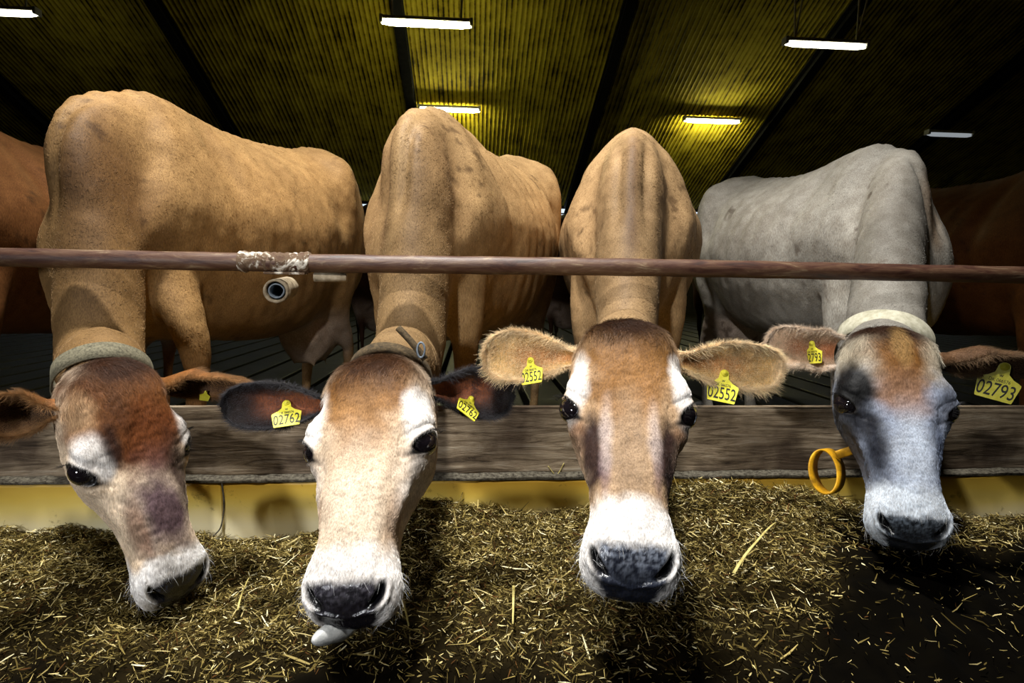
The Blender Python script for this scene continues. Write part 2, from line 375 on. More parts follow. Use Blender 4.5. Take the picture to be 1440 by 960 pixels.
# world x of rail points seen at a pixel column
def rx(px):
    k = CF+(px-720)/FPX*CR-(370-480)/FPX*CU
    return k[0]*RY/k[1]
x0, x1 = rx(338), rx(437)
xs = np.linspace(x0, x1, 60); t = (xs-x0)/(x1-x0)
rr = .0225+.0025*(np.exp(-((t-.06)/.05)**2)+np.exp(-((t-.92)/.06)**2))+.001*np.sin(xs*400)
V, F = tube(np.stack([xs, RY+0*xs, RZ+0*xs], 1), rr, 28); V += (.0018*fbm(V, 90, 5))[:, None]*np.array([0, 1, 1])
link('coupling', mesh('coupling', V, F), rail, M['crust'])
# short pale pipe hanging right under the rail
xa, xb = rx(440), rx(486)
V, F = tube(np.array([[xa, RY+.01, RZ-.034], [xb, RY+.01, RZ-.034]]), .011, 16); link('lower_pipe', mesh('lower_pipe', V, F), rail, M['pipe_end'])
V, F = box(((rx(372)+rx(430))/2, RY+.004, RZ-.026), (rx(430)-rx(372), .03, .006), bev=.002); link('clamp_plate', mesh('clamp_plate', V, F, False), rail, M['crust'])
# open-ended divider pipe below the coupling, pointing back between cows
div = empty('divider_pipe', tuple(at(390, 408, 1.37))); tag(div, 'scuffed open-ended pipe stub hanging under the crusted rail coupling', 'pipe')
p0 = at(388, 409, 1.345); p1 = at(404, 404, 1.52)
def ring_pipe(p0, p1, ro, ri, n=48):
    d = nrm(p1-p0); pts = []
    a_ = nrm(np.cross(d, (0, 0, 1))); b_ = np.cross(a_, d)
    an = np.linspace(0, 2*math.pi, n, endpoint=False)
    V = []
    for (p, rad) in ((p1, ro), (p0, ro), (p0+d*-.001, (ro+ri)/2), (p0, ri), (p0+d*.25, ri*.9)):
        V.append(p+np.cos(an)[:, None]*a_*rad+np.sin(an)[:, None]*b_*rad)
    V = np.concatenate(V); V[:, :] += (.0007*fbm(V, 160, 2))[:, None]
    return V, grid_faces(5, n)
V, F = ring_pipe(p0, p1, .0285, .022); link('pipe', mesh('pipe', V, F), div, M['pipe_end'])
V, F = ring_pipe(p0+nrm(p1-p0)*.006, p0+nrm(p1-p0)*.10, .0185, .0145); link('liner', mesh('liner', V, F), div, M['galv'])
# posts further back
def post(px, d, r_, ztop, label, mat):
    b0 = at(px, 450, d); o = empty('steel_post', (b0[0], b0[1], 0)); tag(o, label, 'post')
    V, F = tube(np.array([[b0[0], b0[1], 0], [b0[0], b0[1], ztop*.5], [b0[0], b0[1], ztop]]), r_, 20); link('pipe', mesh('pipe', V, F), o, mat)
    V, F = box((b0[0], b0[1], .006), (.14, .14, .012), bev=.003); link('base_plate', mesh('base_plate', V, F, False), o, mat)
    V, F = tube(np.array([[b0[0], b0[1], ztop-.004], [b0[0], b0[1], ztop+.006]]), r_*1.06, 20); link('cap', mesh('cap', V, F), o, mat)
    return o
post(476, 1.62, .026, .70, 'bluish zinc post behind the ear of the second cow from left', M['galv'])
post(984, 3.4, .035, .8, 'dim zinc post between third cow and grey cow', M['galv'])

# ------------------------------------------------------------------ feed
def feed_h(x, y):
    P_ = np.stack([x, y, 0*x], -1)
    back = np.interp(x, [-2.4, -1.15, -.8, -.55, -.35, -.15, .0, .2, .42, .62, .8, 1.0, 1.3, 1.6, 2.6],
                        [.10, .135, .14, .118, .135, .215, .205, .20, .225, .262, .245, .20, .15, .17, .15])
    t_ = np.clip((1.385-y)/.9, 0, 1)
    base = back*(1-sstep(.0, .95, t_)*.62)
    return base + .022*fbm(P_, 5, 1, 3)*(1-.3*t_) + .012*fbm(P_, 22, 9, 2)
nx, ny = 420, 150
def hay_density(x, y):
    edge = np.interp(x, [-2, -1.2, -.8, -.4, 0, .45, .7, .95, 1.3, 2], [1.2, 1.12, 1.04, 1.0, .96, .98, 1.10, 1.30, 1.40, 1.42])
    P_ = np.stack([x, y, 0*x], -1)
    return sstep(-.16, .10, y-edge+.07*fbm(P_, 6, 21, 3))
gx, gy = np.meshgrid(np.linspace(-2.6, 3.0, nx), np.linspace(.30, RY+.004, ny))
V = np.stack([gx.ravel(), gy.ravel(), feed_h(gx.ravel(), gy.ravel())-.004], 1)
F = grid_faces(ny, nx, False)
C = np.tile(lin(44, 36, 18), (len(V), 1))*(1+.4*fbm(V, 60, 4))[:, None]
C *= (.05+.95*hay_density(V[:, 0], V[:, 1]))[:, None]
V[:, 2] -= .02*(1-hay_density(V[:, 0], V[:, 1]))
NB = 340000
bx = rng.uniform(-2.3, 2.8, NB); by = RY-.01-(RY-.42)*rng.random(NB)**1.15
keep = rng.random(NB) < .035+.965*hay_density(bx, by); bx, by = bx[keep], by[keep]; NB = len(bx)
bz = feed_h(bx, by)-.02*(1-hay_density(bx, by))+rng.uniform(-.006, .012, NB)
ln = np.clip(rng.lognormal(math.log(.0125), .55, NB), .005, .075)
wd = rng.uniform(.0005, .0014, NB)*(1+(ln > .04)*.5)
az = rng.uniform(0, 2*math.pi, NB); el = rng.normal(.05, .38, NB)
D = np.stack([np.cos(az)*np.cos(el), np.sin(az)*np.cos(el), np.sin(el)], 1)
Sd = np.cross(D, rng.normal(size=(NB, 3))); Sd /= np.linalg.norm(Sd, axis=1, keepdims=True)
Bd = np.cross(D, Sd)*(rng.normal(0, .12, NB))[:, None]
Pc = np.stack([bx, by, bz], 1)
vv = []
for s_, w_ in ((-.5, .6), (0, 1), (.5, .35)):
    c_ = Pc+D*(ln*s_)[:, None]+Bd*(ln*(abs(s_)*2))[:, None]
    vv += [c_-Sd*(wd*w_)[:, None], c_+Sd*(wd*w_)[:, None]]
BV = np.stack(vv, 1).reshape(-1, 3)
i0 = (np.arange(NB)*6)[:, None]
BF = np.concatenate([i0+np.array([0, 1, 3, 2]), i0+np.array([2, 3, 5, 4])])
pal = np.array([lin(64, 54, 26), lin(98, 84, 44), lin(128, 112, 62), lin(164, 146, 90), lin(206, 188, 130), lin(240, 228, 182), lin(80, 54, 28)])
BC = pal[rng.choice(7, NB, p=[.24, .24, .18, .14, .10, .04, .06])]*rng.uniform(.7, 1.2, (NB, 1))
V, F, C = cat([(V, F, C), (BV, BF, np.repeat(BC, 6, 0))])
m_, N, L, b = newmat('chopped_hay', 1.0, spec=.04)
a = nd(N, 'ShaderNodeAttribute'); a.attribute_name = 'Col'; L.new(a.outputs['Color'], b.inputs['Base Color']); M['hay'] = m_
me = mesh('chopped_hay', V, F, False); setcol(me, C)
tag(link('chopped_hay', me, None, M['hay']), 'long bank of chopped hay feed lying against the ochre kerb', 'hay', kind='stuff')
# long stems lying on the feed
def stem(i, px, py, px2, py2, z, wide, colr, label):
    p, q_ = at_z(px, py, z), at_z(px2, py2, z+.008)
    for w_ in (p, q_): w_[2] = feed_h(np.array([w_[0]]), np.array([w_[1]]))[0]+.017
    t_ = np.linspace(0, 1, 9)[:, None]; path = p*(1-t_)+q_*t_; path[:, 2] += .012*np.sin(t_[:, 0]*math.pi)+.002*np.sin(t_[:, 0]*9)
    V, F = tube(path, np.stack([wide*(1-.5*t_[:, 0]), wide*.35*np.ones(9)], 1), 8)
    o = link('hay_stem', mesh('hay_stem', V, F), None, colr); tag(o, label, 'hay stem', 'long hay stems on the feed')
M['stem'] = noise_mat('hay_stem', [(.3, lin(150, 132, 60)), (.7, lin(214, 200, 130))], nscale=60, rough=.6)
stem(0, 1030, 835, 1088, 782, .16, .0035, M['stem'], 'broad curved pale hay leaf lying right of the third cow muzzle')
stem(1, 722, 848, 721, 895, .13, .0032, M['stem'], 'upright thick yellow stem lying centre below the two middle cows')
stem(2, 334, 855, 352, 805, .12, .002, M['stem'], 'thin pale stem lying below the leftmost cow muzzle')
stem(3, 556, 862, 575, 905, .12, .0028, M['stem'], 'pale stem lying just right of the second cow muzzle')
# wet strand hanging over the kerb joint
pts = np.array([[rx(330)+.0, RY-.004, .262], [rx(332)+.001, RY-.006, .22], [rx(331), RY-.007, .18], [rx(327), RY-.012, .15], [rx(318), RY-.02, .135]])
pts[:, 0] += (-.603-pts[0, 0])
V, F = tube(catmull(pts, np.linspace(0, 3.999, 30)), .0018, 8)
tag(link('plant_stalk', mesh('plant_stalk', V, F), None, M['mortar']), 'pale stringy stalk hanging down over the kerb joint', 'stalk')
# small bent straw bits on board
for k, (a_, b_, c_) in enumerate((((776, 668), (789, 682), (800, 664)), ((786, 640), (786, 640), (786, 640)))[:1]):
    P = np.array([at(*q_, 1.375) for q_ in (a_, b_, c_)]); P[:, 1] = RY+.012
    V, F = tube(catmull(P, np.linspace(0, 1.999, 12)), .0012, 6)
    tag(link('straw', mesh('straw', V, F), None, M['stem']), 'tiny bent straw caught on the wooden board face', 'straw')

# ------------------------------------------------------------------ cow head
HST = [  # z, yf, (x1,y1)(x2,y2)(x3,y3)(x4,y4), yb
 (.000, -.065, (0, -.065), (0, -.07), (0, -.075), (0, -.08), -.085),
 (.003, -.046, (.022, -.048), (.036, -.068), (.032, -.094), (.018, -.112), -.118),
 (.014, -.028, (.036, -.034), (.057, -.065), (.052, -.105), (.03, -.132), -.142),
 (.038, -.012, (.050, -.018), (.075, -.06), (.071, -.112), (.042, -.155), -.168),
 (.080, .002, (.060, -.006), (.088, -.052), (.086, -.118), (.054, -.175), -.19),
 (.125, .003, (.062, -.006), (.094, -.046), (.090, -.122), (.06, -.192), -.208),
 (.165, -.002, (.062, -.009), (.099, -.040), (.092, -.125), (.062, -.200), -.216),
 (.200, -.008, (.058, -.014), (.098, -.042), (.090, -.126), (.060, -.200), -.213),
 (.235, -.011, (.050, -.017), (.085, -.052), (.083, -.122), (.055, -.185), -.198),
 (.275, -.010, (.043, -.016), (.071, -.054), (.071, -.112), (.046, -.163), -.174),
 (.320, -.009, (.038, -.015), (.060, -.050), (.059, -.100), (.040, -.142), -.152),
 (.365, -.011, (.037, -.018), (.054, -.050), (.054, -.095), (.036, -.130), -.139),
 (.400, -.015, (.041, -.022), (.060, -.052), (.058, -.095), (.036, -.126), -.134),
 (.432, -.023, (.046, -.029), (.068, -.056), (.062, -.096), (.037, -.122), -.129),
 (.458, -.036, (.044, -.041), (.066, -.063), (.060, -.095), (.034, -.117), -.122),
 (.478, -.054, (.036, -.058), (.054, -.073), (.049, -.094), (.028, -.109), -.113),
 (.489, -.072, (.020, -.074), (.032, -.082), (.029, -.092), (.016, -.100), -.102),
 (.492, -.082, (0, -.083), (0, -.086), (0, -.089), (0, -.091), -.092)]
def head_grid(nr=250, nc=216, wmod=None):
    K = []
    for z, yf, a1, a2, a3, a4, yb in HST:
        R_ = [(0, yf, z)]+[(x, y, z) for x, y in (a1, a2, a3, a4)]+[(0, yb, z)]+[(-x, y, z) for x, y in (a4, a3, a2, a1)]
        K.append(R_)
    K = np.array(K)
    if wmod is not None: K = wmod(K)
    step = np.linalg.norm(np.diff(K, axis=0), axis=2).mean(1); s = np.r_[0, np.cumsum(step)]
    tt = np.interp(np.linspace(0, s[-1], nr), s, np.arange(len(s)))
    R1 = catmull(K, tt)                      # nr,10,3
    u = np.linspace(0, 10, nc, endpoint=False)
    G = catmull(np.swapaxes(R1, 0, 1), u, True)   # nc,nr,3
    return np.swapaxes(G, 0, 1).reshape(-1, 3), grid_faces(nr, nc)[:, ::-1]
NOSE = np.array([.043, -.046, .452])
def gauss(V, c, r_): return np.exp(-(((V-np.asarray(c))/np.asarray(r_))**2).sum(1))
def sculpt_head(V, F, seed=0):
    eyes = []
    N_ = vnormals(V, F)
    for s in (-1, 1):
        mv = lambda c: np.array([c[0]*s, c[1], c[2]])
        V += N_*(.007*gauss(V, mv((.088, -.018, .170)), (.03, .022, .026)))[:, None]      # brow
        V += N_*(.005*gauss(V, mv((.086, -.055, .232)), (.03, .035, .016)))[:, None]      # lower lid bag
        V += N_*(.004*gauss(V, mv((.07, -.05, .30)), (.02, .012, .05)))[:, None]          # facial crest
        V -= N_*(.007*gauss(V, mv((.068, -.088, .30)), (.02, .02, .06)))[:, None]         # cheek hollow
        V -= N_*(.004*gauss(V, mv((.062, -.022, .245)), (.016, .012, .03)))[:, None]
        V -= N_*(.005*gauss(V, mv((.088, -.03, .118)), (.02, .03, .022)))[:, None]        # temple
        V += N_*(.006*gauss(V, mv((.07, -.012, .05)), (.03, .02, .03)))[:, None]          # horn bud
    V += N_*(.005*gauss(V, (0, .0, .085), (.035, .03, .05)))[:, None]
    V -= N_*(.004*gauss(V, (0, -.005, .19), (.03, .03, .05)))[:, None]
    V += N_*(.005*gauss(V, (0, -.02, .02), (.03, .03, .03)))[:, None]                      # poll tuft mound
    N_ = vnormals(V, F)
    wet = np.zeros(len(V)); dark = np.zeros(len(V))
    for s in (-1, 1):
        c0 = np.array([.0985*s, -.045, .200]); i = np.argmin(((V-c0)**2).sum(1)); E = V[i].copy()
        near = ((V-E)**2).sum(1) < .02**2; n_ = nrm(N_[near].mean(0)+np.array([0, .25, 0]))
        l_ = np.array([0, .62, .62]); l_ = nrm(l_-n_*(l_@n_)); h_ = np.cross(n_, l_)
        if (h_@np.array([0, .6, -.6])) < 0: h_ = -h_            # h_ towards brow
        d = V-E; u = d@l_; v = d@h_; w = d@n_; close = (np.abs(w) < .04) & (d[:, 0]*s > -.04)
        b_ = np.where(v > 0, .0185, .0140)
        rho = np.sqrt((u/.0300)**2+(v/b_)**2)
        inside = 1-sstep(.72, 1.02, rho); rim = np.exp(-((rho-1.16)/.17)**2); fold = np.exp(-((rho-1.75)/.16)**2)*(v > -.01)
        dv = np.where(close, -.012*inside+.0035*rim-.0016*fold, 0)
        V += n_*dv[:, None]
        tear = np.exp(-(((u-.035)/.009)**2+((v+.003)/.004)**2))*close
        dark = np.maximum(dark, np.where(close, np.clip(1-sstep(1.08, 1.32, rho)+tear, 0, 1), 0))
        wet = np.maximum(wet, np.where(close & (rho < 1.1), .8, 0))
        eyes.append((E-n_*.0165, n_, l_, h_, E))
        # nostril: comma from upper-outer to lower-inner
        c1 = NOSE*np.array([s, 1, 1]); i = np.argmin(((V-c1)**2).sum(1)); c1 = V[i].copy(); n2_ = nrm(N_[i])
        l2 = np.array([-.55*s, -.35, .75]); l2 = nrm(l2-n2_*(l2@n2_)); h2 = np.cross(n2_, l2)
        if h2[0]*s < 0: h2 = -h2                                # outward
        d = V-c1; u = d@l2; v = d@h2+8*u*u-.002; w = d@n2_; cl = np.abs(w) < .03
        rn = np.sqrt((u/.021)**2+(v/.0068)**2)
        V -= n2_*np.where(cl, .013*(1-sstep(.3, 1.25, rn)), 0)[:, None]
        V += n2_*np.where(cl, .0042*np.exp(-((rn-1.75)/.5)**2)*(v > 0), 0)[:, None]
        wet = np.maximum(wet, np.where(cl, np.exp(-(rn/1.8)**2)*.6, 0))
        eyes[-1] = eyes[-1]+((c1, l2, h2, n2_),)
    # mouth line
    ml = np.interp(V[:, 2], [.34, .38, .43, .475, .495], [-.098, -.104, -.104, -.101, -.095])
    g = np.exp(-((V[:, 1]-ml)/.0035)**2)*sstep(.35, .40, V[:, 2])
    N_ = vnormals(V, F); V -= N_*(.005*g)[:, None]
    V += N_*(.0006*fbm(V, 120, seed))[:, None]+N_*(.0015*fbm(V, 26, seed+3))[:, None]
    return V, eyes, wet, dark, g
def blend(C, c, a_):
    a_ = np.clip(a_, 0, 1)[:, None]; return C*(1-a_)+np.asarray(c)*a_
def patch(V, C, c, ctr, r_, st=1, soft=.5, mirror=True, seed=0, nz=.35):
    X = V.copy()
    if mirror: X[:, 0] = np.abs(X[:, 0])
    d = np.sqrt((((X-np.asarray(ctr))/np.asarray(r_))**2).sum(1))+nz*fbm(V, 30, seed)*.6
    return blend(C, c, st*(1-sstep(1-soft, 1+soft, d)))
def head_colors(V, pal, eyes, dark, groove, seed):
    C = np.tile(pal['base'], (len(V), 1)).astype(float)
    for (c, ctr, r_, st, soft, mir) in pal['patches']:
        C = patch(V, C, c, ctr, r_, st, soft, mir, seed)
    # muzzle white ring, nose pad, nostrils, lids, mouth
    zz = V[:, 2]+.010*fbm(V, 35, seed+5)-.10*np.abs(V[:, 0])*0
    ring0, ring1 = pal.get('ring', (.372, .402))
    C = blend(C, pal['muzzle'], sstep(ring0, ring1, zz+.25*(np.clip(-V[:, 1]-.05, 0, .05))))
    padw = np.interp(V[:, 2], [.41, .435, .46, .48, .492], [.040, .050, .052, .046, .034])
    e = np.minimum((padw-np.abs(V[:, 0]))/.010, (V[:, 2]-pal.get('pad0', .430)-.10*np.maximum(0, .02-np.abs(V[:, 0])))/.010)
    e = np.minimum(e, (V[:, 1]+.106)/.006)
    e = e+.35*fbm(V, 120, seed+8)
    padm = sstep(-.6, .9, e)
    spk = .75*sstep(-.5, .7, fbm(V, 240, seed+2))*sstep(.485, .44, V[:, 2])
    pc = pal['pad'][None]*(1-spk[:, None])+pal['pad2'][None]*spk[:, None]
    C = C*(1-padm[:, None])+pc*padm[:, None]
    for e_ in eyes:
        c1, l2, h2, n2_ = e_[5]; d = V-c1; u = d@l2; v = d@h2+8*u*u-.002
        rn = np.sqrt((u/.022)**2+(v/.0075)**2); C = blend(C, lin(6, 6, 9), (1-sstep(.8, 1.25, rn))*(np.abs(d@n2_) < .03))
    C = blend(C, lin(14, 11, 10), dark)
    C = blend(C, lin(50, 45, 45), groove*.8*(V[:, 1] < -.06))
    C = C*(1+.10*fbm(V*np.array([1, 1, .3]), 150, seed+4)[:, None])
    return C, padm

# ------------------------------------------------------------------ ear
def make_ear(base, tip, open_n, length=None, width=.045, cup=1.0, pal=None, seed=0, droop=0.0, stemw=.35):
    """cupped leaf; base,tip world points, open_n the way the hollow looks"""
    base = np.asarray(base, float); tip = np.asarray(tip, float)
    ax = nrm(tip-base); Lg = np.linalg.norm(tip-base)
    n_ = nrm(np.asarray(open_n)-ax*(np.asarray(open_n)@ax)); sd = np.cross(ax, n_)
    nu, nv = 60, 40
    u = (1-np.cos(np.linspace(0, math.pi/2, nu)))  # dense at base
    u = np.linspace(0, 1, nu)**.8
    u = 1-(1-u)**1.5
    prof = np.interp(u, [0, .10, .22, .4, .6, .78, .9, .97, 1], [stemw, stemw*1.05, stemw+.22, .90, 1.0, .96, .78, .48, 0])
    A = np.interp(u, [0, .15, .5, 1], [2.7, 2.2, 1.25, .8])*cup
    th = np.interp(u, [0, .1, .6, 1], [.008, .005, .003, .0015])
    rows = []; inner = []
    for i in range(nu):
        w_ = width*prof[i]; a_ = min(A[i], 2.8)
        R_ = w_/(math.sin(a_) if a_ < math.pi/2 else 1.0)+1e-7
        v = np.linspace(-1, 1, nv)*a_
        cen = base+ax*Lg*u[i]+sd*droop*u[i]**2*Lg
        depth = R_*np.cos(v) - R_*math.cos(min(a_, math.pi/2))*1.0
        outer = cen+sd*(R_*np.sin(v))[:, None]-n_*depth[:, None]
        R2 = max(R_-th[i], R_*.55)
        inn = cen+sd*(R2*np.sin(v)*.985)[:, None]-n_*(depth*(R2/R_)+(0 if w_ < 1e-6 else -th[i]*.4))[:, None]
        rows.append(np.concatenate([outer, inn[::-1]])); inner.append(np.r_[np.zeros(nv), np.ones(nv)])
    V = np.concatenate(rows); inn = np.concatenate(inner); U = np.repeat(u, 2*nv)
    vv = np.tile(np.r_[np.linspace(-1, 1, nv), np.linspace(1, -1, nv)], nu)
    V = V+(.0018*fbm(V, 40, seed))[:, None]*n_
    F = grid_faces(nu, 2*nv)
    C = np.tile(pal['out'], (len(V), 1)).astype(float)
    C = blend(C, pal['in'], inn)
    C = blend(C, pal['deep'], inn*(1-sstep(.15, .75, np.abs(vv)))*(1-sstep(.5, .85, U))*.9)
    edge = np.maximum(sstep(.72, .98, np.abs(vv)), sstep(.86, 1., U))
    C = blend(C, pal['rim'], edge*.8)
    C = C*(1+.25*fbm(V, 45, seed)[:, None])
    C = np.clip(C, 0.001, 1)
    return V, F, C, dict(ax=ax, n=n_, sd=sd, inn=inn, U=U, vv=vv, L=Lg, base=base)

# ------------------------------------------------------------------ hair strands
def hair_object(name, P, D, length, radius, C, parent, bend=None, npt=4):
    n = len(P); hc = bpy.data.hair_curves.new(name)
    hc.add_curves([npt]*n)
    t = np.linspace(0, 1, npt)[None, :, None]
    length = np.broadcast_to(length, (n,))[:, None, None]
    pts = P[:, None]+D[:, None]*length*t
    if bend is not None: pts = pts+bend[:, None]*length*t**2
    hc.attributes['position'].data.foreach_set('vector', pts.astype(np.float32).ravel()) if 'position' in hc.attributes else None
    ra = hc.attributes.get('radius') or hc.attributes.new('radius', 'FLOAT', 'POINT')
    rad = (np.broadcast_to(radius, (n,))[:, None]*np.linspace(1, .15, npt)[None]).astype(np.float32)
    ra.data.foreach_set('value', rad.ravel())
    ca = hc.attributes.new('Col', 'FLOAT_COLOR', 'CURVE')
    c4 = np.ones((n, 4), dtype=np.float32); c4[:, :3] = np.clip(C, 0, 1); ca.data.foreach_set('color', c4.ravel())
    hc.materials.append(M['hair'])
    o = bpy.data.objects.new(name, hc); COL.objects.link(o)
    if parent is not None:
        o.parent = parent; o.matrix_parent_inverse = Matrix.Translation(-Vector(parent.location))
    return o
def scatter(V, F, C, n, weight=None):
    a_ = np.linalg.norm(np.cross(V[F[:, 2]]-V[F[:, 0]], V[F[:, 3]]-V[F[:, 1]]), axis=1)
    if weight is not None: a_ = a_*weight[F].mean(1)
    a_ = np.maximum(a_, 0)
    p = a_/a_.sum(); k = rng.choice(len(F), n, p=p); u, v = rng.random(n)[:, None], rng.random(n)[:, None]
    f = F[k]
    mixf = lambda X: (X[f[:, 0]]*(1-u)+X[f[:, 1]]*u)*(1-v)+(X[f[:, 3]]*(1-u)+X[f[:, 2]]*u)*v
    N_ = vnormals(V, F)
    return mixf(V), mixf(N_), mixf(C), k
def coat(V, F, C, n, flow, ln, rad, lift=.25, jit=.25, weight=None, gain=(.7, 1.3)):
    P, N_, Cc, k = scatter(V, F, C, n, weight)
    N_ /= np.linalg.norm(N_, axis=1, keepdims=True)+1e-9
    fl = flow(P) if callable(flow) else np.tile(flow, (n, 1))
    fl = fl+.45*np.stack([fbm(P, 28, 11), fbm(P, 28, 12), fbm(P, 28, 13)], 1)+rng.normal(0, jit, (n, 3))
    T = fl-N_*(fl*N_).sum(1, keepdims=True); T /= np.linalg.norm(T, axis=1, keepdims=True)+1e-9
    D_ = T+N_*lift*rng.uniform(.5, 1.4, (n, 1)); D_ /= np.linalg.norm(D_, axis=1, keepdims=True)
    br = rng.uniform(*gain, (n, 1))*(1+.18*fbm(P, 90, 4)[:, None])
    return P-N_*.0004, D_, ln*rng.uniform(.6, 1.3, n), rad*rng.uniform(.7, 1.2, n), Cc*br, -N_*.25

# ------------------------------------------------------------------ body
BST = [ # y, top z, w@..: (x,z) x4, bottom z
 (-.33, .80, (0, .80), (0, .79), (0, .78), (0, .77), .76),
 (-.31, .88, (.035, .87), (.06, .82), (.06, .76), (.035, .70), .68),
 (-.24, .99, (.045, .97), (.115, .87), (.125, .76), (.075, .62), .59),
 (-.14, 1.13, (.055, 1.10), (.145, .97), (.185, 0.86), (0.096, 0.66), .60),
 (-.05, 1.235, (.070, 1.195), (.160, 1.06), (.215, 0.91), (0.120, 0.65), .57),
 (.05, 1.278, (.078, 1.238), (.175, 1.09), (.232, 0.92), (0.136, 0.64), .56),
 (.20, 1.272, (.078, 1.238), (.19, 1.09), (.25, 0.92), (0.152, 0.63), .55),
 (.45, 1.250, (.075, 1.220), (.22, 1.09), (.29, 0.90), (0.184, 0.62), .53),
 (.75, 1.258, (.078, 1.233), (.24, 1.11), (.31, 0.88), (0.200, 0.60), .52),
 (1.0, 1.285, (.085, 1.26), (.25, 1.13), (.305, 0.91), (0.176, 0.63), .55),
 (1.15, 1.32, (.11, 1.30), (.26, 1.22), (.28, .93), (.20, .66), .57),
 (1.32, 1.33, (.10, 1.31), (.21, 1.19), (.25, .93), (.17, .70), .62),
 (1.48, 1.30, (.09, 1.28), (.16, 1.16), (.20, .93), (.14, .72), .66),
 (1.56, 1.22, (.06, 1.21), (.11, 1.10), (.13, .93), (.08, .80), .76),
 (1.60, 1.05, (0, 1.04), (0, 1.03), (0, 1.02), (0, 1.01), 1.0)]
def trunk(nr=90, nc=80):
    K = np.array([[(0, y, zt)]+[(x, y, z) for x, z in (a1, a2, a3, a4)]+[(0, y, zb)]+[(-x, y, z) for x, z in (a4, a3, a2, a1)]
                  for y, zt, a1, a2, a3, a4, zb in BST])
    step = np.linalg.norm(np.diff(K, axis=0), axis=2).mean(1); s = np.r_[0, np.cumsum(step)]
    tt = np.interp(np.linspace(0, s[-1], nr), s, np.arange(len(s)))
    R1 = catmull(K, tt); G = catmull(np.swapaxes(R1, 0, 1), np.linspace(0, 10, nc, endpoint=False), True)
    return np.swapaxes(G, 0, 1).reshape(-1, 3), grid_faces(nr, nc)
def legs(hind_udder=True):
    out = []
    for s in (-1, 1):
        fp = np.array([(.13, .02, .82), (.145, -.01, .66), (.135, .0, .50), (.125, .005, .40), (.12, .0, .34), (.12, .005, .20), (.12, 0, .10), (.12, -.02, .05), (.12, -.03, .0)])
        fr_ = np.array([(.07, .10), (.062, .085), (.045, .055), (.037, .043), (.038, .042), (.026, .028), (.032, .034), (.038, .045), (.045, .058)])
        t = np.linspace(0, len(fp)-1.001, 50); p = catmull(fp, t); p[:, 0] *= s
        out.append(tube(p, catmull(fr_, t), 20, up=(0, 1, 0)))
        hp = np.array([(.14, 1.22, .95), (.16, 1.16, .75), (.15, 1.20, .60), (.135, 1.33, .46), (.13, 1.36, .40), (.13, 1.33, .25), (.13, 1.30, .12), (.13, 1.27, .05), (.13, 1.25, .0)])
        hr = np.array([(.12, .2), (.10, .16), (.06, .085), (.035, .05), (.036, .045), (.028, .032), (.034, .036), (.04, .046), (.045, .058)])
        p = catmull(hp, t); p[:, 0] *= s; out.append(tube(p, catmull(hr, t), 20, up=(0, 1, 0)))
    ua = np.array([(0, .98, .60), (0, 1.04, .54), (0, 1.12, .50), (0, 1.22, .50), (0, 1.30, .56)])
    out.append(tube(ua, np.array([(.05, .04), (.13, .10), (.15, .13), (.13, .12), (.05, .05)]), 24))
    for s in (-1, 1):
        for yy in (1.08, 1.2):
            out.append(tube(np.array([(s*.06, yy, .46), (s*.065, yy, .40), (s*.066, yy, .355)]), np.array([.02, .013, .009]), 12, up=(0, 1, 0)))
    return out
def quads_from(obj_eval):
    me = obj_eval.to_mesh(); n = len(me.vertices)
    V = np.empty(n*3, dtype=np.float32); me.vertices.foreach_get('co', V); V = V.reshape(-1, 3).astype(float)
    F = [tuple(p.vertices) for p in me.polygons if len(p.vertices) == 4]
    obj_eval.to_mesh_clear()
    return V, np.array(F)
def fuse(parts, voxel, smooth=6):
    Vs, Fs, n = [], [], 0
    for v, f in parts: Vs.append(np.asarray(v)); Fs.append(np.asarray(f)+n); n += len(v)
    me = mesh('tmp', np.concatenate(Vs), np.concatenate(Fs)); o = bpy.data.objects.new('tmp', me); COL.objects.link(o)
    md = o.modifiers.new('r', 'REMESH'); md.mode = 'VOXEL'; md.voxel_size = voxel; md.adaptivity = 0
    sm = o.modifiers.new('s', 'SMOOTH'); sm.iterations = smooth; sm.factor = .6
    dg = bpy.context.evaluated_depsgraph_get(); dg.update()
    V, F = quads_from(o.evaluated_get(dg))
    bpy.data.objects.remove(o); bpy.data.meshes.remove(me)
    return V, F

B0 = np.array([[1, 0, 0], [0, -1, 0], [0, 0, -1.]]).T
PIV = np.array([0, -.04, .175])
def head_tf(x):
    tw = math.radians(x[8]) if len(x) > 8 else 0
    Mx = rod(x[:3])@B0@np.array([[math.cos(tw), -math.sin(tw), 0], [math.sin(tw), math.cos(tw), 0], [0, 0, 1]])@np.diag([math.exp(x[6]), 1, math.exp(x[7])])
    c = np.array(x[3:6]); return lambda V: (V-PIV)@Mx.T+c, Mx

